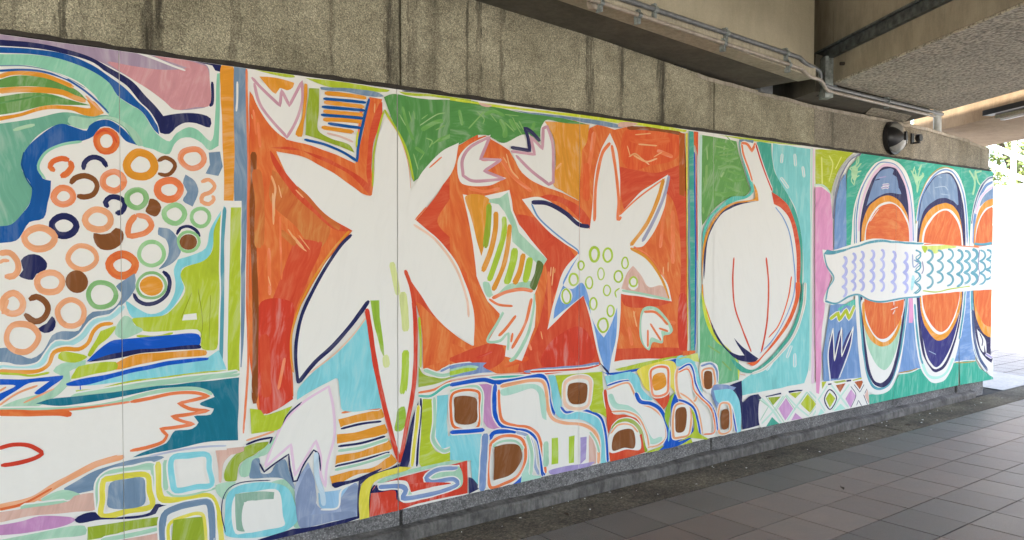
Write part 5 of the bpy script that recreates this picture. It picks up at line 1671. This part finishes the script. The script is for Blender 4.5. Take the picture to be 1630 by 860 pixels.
part('soffit', sloped(-5, XE, 3.20, 5.2, 0.0, 0.03), gird, GO, M['soffit'])
bm = sloped(-5, XE, 3.165, 3.30, -0.004, 0.085); bevel(bm, 0.008)
part('bottom_flange', bm, gird, GO, M['flange'])
part('web', sloped(-5, XE + 0.09, 3.235, 3.42, 0.075, 0.2, 4.3), gird, GO, M['girder'])

dk = Vector((-0.545, -0.838))
def skew_prism(A, B, ta, tb, z0, z1):
    """box between plan points A and B, running ta..tb metres along the skew direction"""
    bm = bmesh.new()
    a = Vector(A); b = Vector(B)
    pl = [a + dk * ta, b + dk * ta, b + dk * tb, a + dk * tb]
    prism(bm, [tuple(p) for p in pl], 'z', z0, z1)
    return bm
beam = thing('bridge_crossbeam', 'broad skew crossbeam with smooth beige side and rough stippled underside', 'crossbeam', (5.5, 3.3, 2.7))
BO = Vector((5.5, 3.3, 2.7))
part('stippled_soffit', skew_prism((5.535, 3.28), (7.38, 3.345), 0, 9, 2.70, 2.73), beam, BO, M['stipple'])
bm = skew_prism((5.52, 3.27), (7.40, 3.35), 0, 9, 2.712, 4.3); 
part('side_face', bm, beam, BO, M['beige'])
part('rear_side_face', skew_prism((5.522, 3.273), (7.40, 3.353), -1.2, -0.004, 2.93, 4.3), beam, BO, M['beige'])
def skewpt(x, y, t, off=0.0):
    # off: distance out of the left face
    n = Vector((dk.y, -dk.x)); 
    return Vector((x, y)) + dk * t + n * off
bm = bmesh.new()
a = Vector((5.52, 3.27)); n = Vector((dk.y, -dk.x))
if n.x > 0: n = -n
def facebox(t0, t1, o0, o1, z0, z1):
    bm = bmesh.new()
    pl = [a + dk * t0 + n * o0, a + dk * t1 + n * o0, a + dk * t1 + n * o1, a + dk * t0 + n * o1]
    prism(bm, [tuple(p) for p in pl], 'z', z0, z1)
    return bm
ang = thing('steel_channel', 'dark galvanised steel channel running along the beige crossbeam with a short upright', 'steel channel', (5.6, 3.4, 2.9))
AO = Vector((5.6, 3.4, 2.9))
bm = facebox(-0.20, 9, -0.01, 0.035, 2.885, 2.965); bevel(bm, 0.003)
part('channel', bm, ang, AO, M['steel'])
part('channel_lip', facebox(-0.20, 9, 0.035, 0.055, 2.952, 2.967), ang, AO, M['steel'])
bm = facebox(-0.10, 0.0, 0.0, 0.06, 2.60, 2.90); bevel(bm, 0.003)
part('upright', bm, ang, AO, M['steel_light'])
bm = facebox(-0.20, -0.062, -0.06, 0.03, 2.64, 2.90)
part('back_plate', bm, ang, AO, M['steel'])
# short stretch of wall end closing the corner between girder and crossbeam
bm = bmesh.new(); prism(bm, [(5.12, 3.25), (5.72, 3.60), (5.60, 3.75), (5.0, 3.45)], 'z', 2.96, 4.3)
part('corner_infill', bm, gird, GO, M['girder'])
bm = bmesh.new(); box(bm, -5, 7.75, 4.35, 4.6, 2.0, 4.3); part('rear_light_block', bm, gird, GO, M['soffit'])  # back wall added to shut out sky light behind the girder
bm = bmesh.new(); prism(bm, [(5.45, 3.37), (7.22, 3.37), (7.75, 4.34), (6.0, 4.34)], 'z', 2.652, 2.925)
part('low_soffit_slab', bm, gird, GO, M['soffit'])
bm = bmesh.new(); prism(bm, [(6.42, 3.46), (7.08, 3.46), (7.36, 3.66), (6.68, 3.66)], 'z', 2.646, 2.66)
part('stippled_patch', bm, gird, GO, M['stipple'])
bm = bmesh.new(); box(bm, 5.25, 7.6, 3.42, 5.2, 2.86, 2.925)
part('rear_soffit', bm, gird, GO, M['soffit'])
# rusty bolts on the crossbeam side
for t0, z in ((0.16, 2.81), (2.1, 2.865), (2.22, 2.868)):
    bm = bmesh.new()
    p = a + dk * t0
    tube(bm, [(p.x, p.y, z), (p.x + n.x * 0.03, p.y + n.y * 0.03, z - 0.002)], 0.012, 8)
    part('bolt', bm, beam, BO, M['rust_shade'])

# second crossbeam, past the gap where the sun comes down
beam2 = thing('bridge_crossbeam', 'farther sand-coloured crossbeam whose side catches the sun beyond the gap', 'crossbeam', (8.3, 3.8, 2.7))
B2 = Vector((8.3, 3.8, 2.7))
M['sand'] = mat_plaster('sand_concrete', (0.30, 0.20, 0.11), (0.42, 0.30, 0.18), 5.0, 0.85, 0.35)
part('beam_body', skew_prism((8.75, 4.25), (10.65, 4.75), 0, 12, 2.70, 3.6), beam2, B2, M['sand'])
part('sky_block_slab', skew_prism((8.76, 4.25), (11.5, 5.0), -2, 12, 3.61, 3.8), beam2, B2, M['beige'])  # unseen slab, added to keep sky light off the mural's right end
# bridge deck slabs
bm = bmesh.new()
prism(bm, [(-9, -6.5), (1.05, -6.5), (7.38, 3.3), (9.45, 6.5), (-9, 6.5)], 'z', 4.3, 4.5)
deck = link('bridge_deck', mesh_of(bm), None, M['beige']); tag(deck, kind='structure')

# ---------------------------------------------------------------- services
def curve(pts, k=6):
    P = [Vector(p) for p in pts]; out = []
    for i in range(len(P) - 1):
        p0 = P[max(0, i - 1)]; p1 = P[i]; p2 = P[i + 1]; p3 = P[min(len(P) - 1, i + 2)]
        for q in range(k):
            t = q / k
            out.append(0.5 * ((2 * p1) + (p2 - p0) * t + (2 * p0 - 5 * p1 + 4 * p2 - p3) * t * t + (3 * p1 - p0 - 3 * p2 + p3) * t ** 3))
    out.append(P[-1]); return out
def conduit(name, label, path, r, mat, clips, clip_axis_down=0.02):
    o = thing(name, label, 'pipe', path[0])
    O = Vector(path[0])
    bm = bmesh.new(); tube(bm, path, r, 12)
    part('pipe_run', bm, o, O, mat, True)
    for (p, d) in clips:
        bm = bmesh.new(); p = Vector(p); d = Vector(d).normalized()
        tube(bm, [p - d * 0.012, p + d * 0.012], r * 1.45, 12)
        box(bm, p.x - 0.01, p.x + 0.01, p.y - 0.004, p.y + 0.03, p.z - r * 1.5 - 0.03, p.z + r * 1.5 + 0.012)
        part('clip', bm, o, O, M['steel_light'])
    return o
def up(x): return 1.5 + 1.350 - 0.044 * (x - 3.23)     # upper conduit height
def lo_(x): return 1.5 + 1.300 - 0.050 * (x - 3.05)
Yp = 3.147
P1 = [(-2, Yp, up(-2)), (1, Yp, up(1)), (3.3, Yp, up(3.3)), (4.2, Yp, up(4.2)), (4.86, Yp, up(4.86))]
P1 = [Vector(p) for p in P1] + curve([(4.90, Yp, up(4.9)), (5.00, 3.16, up(5.0) - 0.02), (5.22, 3.20, 2.74), (5.36, 3.27, 2.69), (5.5, 3.28, 2.674), (5.6, 3.285, 2.672)], 4) + [Vector((7.3, 3.30, 2.665))]
conduit('upper_conduit', 'dark grey conduit clipped along the girder, bending down at the corner', P1, 0.0145, M['pipe_dark'],
        [((3.48, Yp, up(3.48)), (1, 0, -.05)), ((4.12, Yp, up(4.12)), (1, 0, -.05)), ((4.75, Yp, up(4.75)), (1, 0, -.05)), ((6.35, 3.29, 2.668), (1, 0, 0))])
P2 = [Vector(p) for p in [(-2, Yp, lo_(-2)), (1, Yp, lo_(1)), (3.1, Yp, lo_(3.1)), (4.2, Yp, lo_(4.2)), (4.85, Yp, lo_(4.85))]] + curve([(4.92, Yp, lo_(4.92)), (5.04, 3.16, lo_(5.0) - 0.03), (5.26, 3.21, 2.68), (5.45, 3.275, 2.646), (5.6, 3.28, 2.640)], 4) + [Vector((7.15, 3.30, 2.634))]
conduit('lower_conduit', 'pale conduit running just under the dark one along the girder', P2, 0.0125, M['pipe_light'],
        [((3.06, Yp, lo_(3.06)), (1, 0, -.05)), ((3.35, Yp, lo_(3.35)), (1, 0, -.05)), ((4.1, Yp, lo_(4.1)), (1, 0, -.05)), ((4.78, Yp, lo_(4.78)), (1, 0, -.05))])
# round inspection box at the near end of the pale conduit
bm = bmesh.new(); tube(bm, [(3.04, 3.20, lo_(3.04)), (3.04, 3.165, lo_(3.04))], 0.035, 16)
o = link('conduit_box', mesh_of(bm), None, M['pipe_light']); tag(o, 'small round conduit box at the near end of the pale pipe', 'conduit box')

# grey downpipe rising off the wall top
o = thing('standpipe', 'short pale grey pipe rising from the wall top past the round lamp', 'pipe', (7.80, 3.72, 2.6))
bm = bmesh.new(); tube(bm, [(8.08, 3.70, 2.56), (8.08, 3.70, 2.95)], 0.036, 16)
part('pipe', bm, o, Vector((7.80, 3.72, 2.6)), M['pipe_grey'], True)
bm = bmesh.new(); tube(bm, [(8.08, 3.70, 2.60), (8.08, 3.70, 2.625)], 0.043, 16)
part('collar', bm, o, Vector((7.80, 3.72, 2.6)), M['pipe_grey'])
# bearing plinths on the wall top
for (x0, x1, y0, y1, z1, lab) in ((7.60, 7.76, 3.80, 4.2, 2.99, 'narrow concrete stub beside the pale grey standpipe'),):
    bm = bmesh.new(); box(bm, x0, x1, y0, y1, 2.5, z1); bevel(bm, 0.01)
    o = link('bearing_block', mesh_of(bm), None, M['beige']); tag(o, lab, 'bearing block')

# junction boxes on the wall top
def jbox(x0, x1, y0, y1, z0, z1, label, mat, sticker):
    O = Vector(((x0 + x1) / 2, y0, z0))
    o = thing('junction_box', label, 'junction box', O)
    bm = bmesh.new(); box(bm, x0, x1, y0, y1, z0, z1); bevel(bm, 0.006, 2); part('box_body', bm, o, O, mat)
    bm = bmesh.new(); box(bm, x0 - 0.008, x1 + 0.008, y0 - 0.01, y1, z1 - 0.03, z1 - 0.012); part('lid', bm, o, O, mat)
    if sticker:
        bm = bmesh.new(); box(bm, x1 - 0.055, x1 - 0.022, y0 - 0.003, y0, z1 - 0.062, z1 - 0.045); part('sticker', bm, o, O, M['white'])
jbox(5.14, 5.29, 3.62, 3.75, 2.65, 2.79, 'grey junction box with a white sticker on the wall top', M['pipe_dark'], True)
jbox(4.92, 5.10, 3.68, 3.78, 2.66, 2.75, 'black junction box left of the grey one on the wall top', M['black'], False)
jbox(4.25, 4.34, 3.66, 3.74, 2.70, 2.735, 'small black box peeping over the wall near its joint', M['black'], False)

# round bulkhead lamp (unlit) with black guard
L0 = Vector((7.08, WY, 2.475))
lamp = thing('wall_lamp', 'unlit round bulkhead lamp with a black guard across frosted glass', 'wall lamp', L0)
def disc(bm, r, y0, y1, n=32):
    prism(bm, [(math.cos(2 * math.pi * k / n) * r, math.sin(2 * math.pi * k / n) * r) for k in range(n)], 'y', y0, y1)
bm = bmesh.new(); disc(bm, 0.145, -0.042, 0.0); bevel(bm, 0.012, 3); link('base_ring', mesh_of(bm, False), lamp, M['black'])
def dome(bm, r, h, y0, a0=0, a1=2 * math.pi, lim=None, n=32, m=9, push=0.0):
    grid = []
    for j in range(m + 1):
        ph = math.pi / 2 * j / m
        row = []
        for k in range(n + 1):
            th = a0 + (a1 - a0) * k / n
            rr = (r + push) * math.cos(ph)
            row.append(bm.verts.new((math.cos(th) * rr, y0 - (h + push) * math.sin(ph), math.sin(th) * rr)))
        grid.append(row)
    for j in range(m):
        for k in range(n):
            try: bm.faces.new((grid[j][k], grid[j][k + 1], grid[j + 1][k + 1], grid[j + 1][k]))
            except ValueError: pass
bm = bmesh.new(); dome(bm, 0.130, 0.088, -0.038); link('glass_dome', mesh_of(bm, True), lamp, M['lens'])
# guard: a wedge-shaped black shield over the middle of the dome
bm = bmesh.new()
for sgn in (0, 1):
    dome(bm, 0.131, 0.089, -0.038, sgn * math.pi - 0.72, sgn * math.pi + 0.72, n=10, push=0.004)
bm2 = bmesh.new()
link('guard', mesh_of(bm, True), lamp, M['black'])
bm2.free()
bm = bmesh.new(); box(bm, -0.012, 0.012, -0.142, -0.126, -0.03, 0.045); bevel(bm, 0.003); link('guard_tip', mesh_of(bm), lamp, M['black'])

# small black bracket with a round sensor
L1 = Vector((7.47, WY, 2.50))
sb = thing('wall_sensor', 'small black round sensor on an L-shaped bracket beside the round lamp', 'sensor', L1)
bm = bmesh.new(); box(bm, -0.035, 0.012, -0.012, 0.0, -0.045, 0.05); bevel(bm, 0.003); link('back_plate', mesh_of(bm), sb, M['black'])
bm = bmesh.new(); box(bm, -0.02, 0.0, -0.075, -0.01, -0.045, -0.032); link('arm', mesh_of(bm), sb, M['black'])
bm = bmesh.new(); tube(bm, [(-0.01, -0.045, 0.005), (-0.01, -0.085, 0.005)], [0.034, 0.032], 16); tube(bm, [(-0.01, -0.062, -0.045), (-0.01, -0.062, 0.0)], 0.012, 8)
link('sensor_head', mesh_of(bm), sb, M['black'])

# fluorescent batten under the crossbeam
bt = thing('batten_light', 'long unlit batten light fixture slung at the edge of the stippled soffit', 'light fixture', (7.5, 3.0, 2.65))
q = Vector((7.60, 3.10)); nn = -n
def battenbox(t0, t1, o0, o1, z0, z1):
    bm = bmesh.new()
    pl = [q + dk * t0 + nn * o0, q + dk * t1 + nn * o0, q + dk * t1 + nn * o1, q + dk * t0 + nn * o1]
    prism(bm, [tuple(p) for p in pl], 'z', z0, z1); return bm
BT = Vector((7.5, 3.0, 2.65))
part('housing', battenbox(0.0, 2.4, 0.0, 0.09, 2.655, 2.70), bt, BT, M['black'])
part('reflector', battenbox(0.03, 2.4, 0.095, 0.16, 2.63, 2.665), bt, BT, M['flange'])
part('tube_cover', battenbox(0.05, 2.4, 0.13, 0.17, 2.612, 2.628), bt, BT, M['white'])

# ---------------------------------------------------------------- outdoors at the far right
bw = thing('boundary_wall', 'sunlit white boundary wall with faint rust runs beyond the underpass', 'wall', (15, 6, 0))
m = bpy.data.materials.new('white_wall_rust_runs'); t = NT(m)
rr = t.ramp(t.noise(t.coord((1, 4.5, 0.35)), 1.0, 5, 0.7), [(0.55, 0.0), (0.68, 0.6)])
t.out(t.mix(rr, (0.40, 0.39, 0.375), (0.26, 0.14, 0.07)), 0.8)
# the wall runs along the skew of the site: through (15.74, 6.19) and (15.39, 5.55)
d2 = Vector((0.35, 0.64)).normalized(); n2 = Vector((d2.y, -d2.x))
c0 = Vector((15.39, 5.55))
def wallbox(s0, s1, o0, o1, z0, z1):
    bm = bmesh.new()
    pl = [c0 + d2 * s0 + n2 * o0, c0 + d2 * s1 + n2 * o0, c0 + d2 * s1 + n2 * o1, c0 + d2 * s0 + n2 * o1]
    prism(bm, [tuple(p) for p in pl], 'z', z0, z1); return bm
WB = Vector((15, 6, 0))
part('lower_face', wallbox(-12, 14, 0, 0.3, -0.1, 1.92), bw, WB, m)
part('upper_band', wallbox(-12, 14, 0.03, 0.3, 1.92, 2.62), bw, WB, M['white'])
rl = thing('stair_railing', 'white diagonal stair railing above the sunlit boundary wall', 'railing', (16, 6, 3))
RO = Vector((16, 6, 3))
def pt(s, o, z):
    p = c0 + d2 * s + n2 * o; return (p.x, p.y, z)
for k in range(9):
    s = -3.4 + k * 0.55; zb = 2.5; zt = 3.75 + 0.27 * (s + 1)
    bm = bmesh.new(); tube(bm, [pt(s, 0.6, 2.3), pt(s, 0.6, max(3.0, zt))], 0.045, 8); part('post', bm, rl, RO, M['white'])
for k in range(5):
    z = 2.05 + k * 0.36
    bm = bmesh.new(); tube(bm, [pt(-4, 0.6, z - 1.3), pt(3.6, 0.6, z + 1.9)], 0.05, 8); part('rail', bm, rl, RO, M['white'])

# greenery behind
m = bpy.data.materials.new('leaves'); t = NT(m)
oi = t.noise(t.coord(), 1.7, 3)
t.out(t.mix(t.ramp(oi, [(0.35, 0.0), (0.65, 1.0)]), (0.12, 0.18, 0.045), (0.27, 0.32, 0.09)), 0.55)
t.b.inputs['Transmission Weight'].default_value = 0.0
M['leaves'] = m
M['bark'] = mat_plain('bark', (0.10, 0.075, 0.05), 0.9, 0, 0.3)
def tree(x, y, h, r, label, seed):
    rs = random.Random(seed)
    o = thing('tree', label, 'tree', (x, y, 0), 'trees behind the boundary wall')
    bm = bmesh.new()
    tube(bm, [(0, 0, -0.05), (0.1, 0, h * 0.3), (0.0, 0.1, h * 0.6)], [0.2, 0.15, 0.08], 9)
    tips = []
    for k in range(7):
        an = k * 0.9 + rs.random(); q = Vector((math.cos(an) * r * 0.7, math.sin(an) * r * 0.7, h * rs.uniform(0.55, 0.9)))
        tube(bm, [(0.03, 0.03, h * rs.uniform(0.3, 0.5)), q * 0.6 + Vector((0, 0, h * 0.2)), q], [0.09, 0.05, 0.02], 6); tips.append(q)
    link('trunk', mesh_of(bm), o, M['bark'])
    vs, fs = [], []
    for k in range(26):
        c = Vector((rs.gauss(0, r * 0.5), rs.gauss(0, r * 0.5), h * rs.uniform(0.35, 0.98)))
        cr = rs.uniform(0.4, 0.85)
        for i in range(260):
            d = Vector((rs.gauss(0, 1), rs.gauss(0, 1), rs.gauss(0, 1))).normalized() * cr * rs.random() ** 0.4
            p = c + d
            u = Vector((rs.gauss(0, 1), rs.gauss(0, 1), rs.gauss(0, 1))).normalized(); v = u.orthogonal().normalized()
            s = rs.uniform(0.05, 0.10); b = len(vs)
            vs += [p - u * s, p + v * s * 0.45, p + u * s, p - v * s * 0.45]; fs.append((b, b + 1, b + 2, b + 3))
    me = bpy.data.meshes.new('mesh'); me.from_pydata([tuple(v) for v in vs], [], fs)
    link('crown', me, o, M['leaves'])
tree(20.5, 7.2, 6.0, 2.2, 'bright green tree just behind the stair railing', 1)
tree(19.8, 9.6, 6.6, 2.4, 'leafy tree next to the end of the mural wall', 2)
tree(23.0, 5.6, 6.5, 2.4, 'green tree farthest right beyond the railing', 3)

M['dry_leaf'] = mat_plain('dry_leaf', (0.05, 0.032, 0.018), 0.8, 0.0, 0.3)
for k, (x, y, sc, lab) in enumerate(((5.05, 3.44, 0.05, 'dark curled leaf lying on the gravel below the diamond band'), (3.05, 3.40, 0.035, 'small brown leaf on the gravel at the near end'), (6.9, 3.36, 0.04, 'brown leaf on the gravel past the cut joint'), (4.75, 2.72, 0.035, 'small dry leaf lying out on the paving tiles'))):
    bm = bmesh.new()
    out_ = [(-1, 0, .02), (-.5, .33, .10), (.1, .38, .14), (.6, .2, .06), (1, 0, .0), (.6, -.2, .10), (.1, -.36, .2), (-.5, -.3, .12)]
    mid = [(-.5, 0, .0), (.1, 0, .02), (.6, 0, .0)]
    vs = [bm.verts.new(Vector(p) * sc) for p in out_]; ms = [bm.verts.new(Vector(p) * sc) for p in mid]
    for f in ((0, 1, 8), (1, 2, 9, 8), (2, 3, 10, 9), (3, 4, 10), (4, 5, 10), (5, 6, 9, 10), (6, 7, 8, 9), (7, 0, 8)):
        al = vs + ms; bm.faces.new([al[i] for i in f])
    tube(bm, [Vector((-1, 0, .02)) * sc, Vector((-1.5, .1, .08)) * sc], 0.0015, 5)
    o = link('fallen_leaf', mesh_of(bm), None, M['dry_leaf'], (x, y, 0.009)); o.rotation_euler = (0, 0, k * 1.3)
    tag(o, lab, 'leaf', 'fallen leaves')

# litter specks on the gravel
rl2 = random.Random(5)
vs, fs = [], []
for k in range(46):
    x = rl2.uniform(2.2, 9.0); y = rl2.uniform(3.30, 3.56) if rl2.random() < 0.85 else rl2.uniform(2.3, 3.2)
    s = rl2.uniform(0.004, 0.012); z = 0.011; an = rl2.random() * 6.3; b = len(vs)
    u = Vector((math.cos(an), math.sin(an), 0)) * s; v = Vector((-u.y, u.x, 0.003)) * 0.6
    P = Vector((x, y, z))
    vs += [tuple(P - u), tuple(P - v), tuple(P + u), tuple(P + v), tuple(P + Vector((0, 0, 0.004)))]
    fs += [(b, b + 1, b + 4), (b + 1, b + 2, b + 4), (b + 2, b + 3, b + 4), (b + 3, b, b + 4)]
me = bpy.data.meshes.new('mesh'); me.from_pydata(vs, [], fs)
o = link('fallen_petals', me, None, M['white']); tag(o, 'tiny pale petals and paint flakes scattered over gravel and tiles', 'litter', kind='stuff')
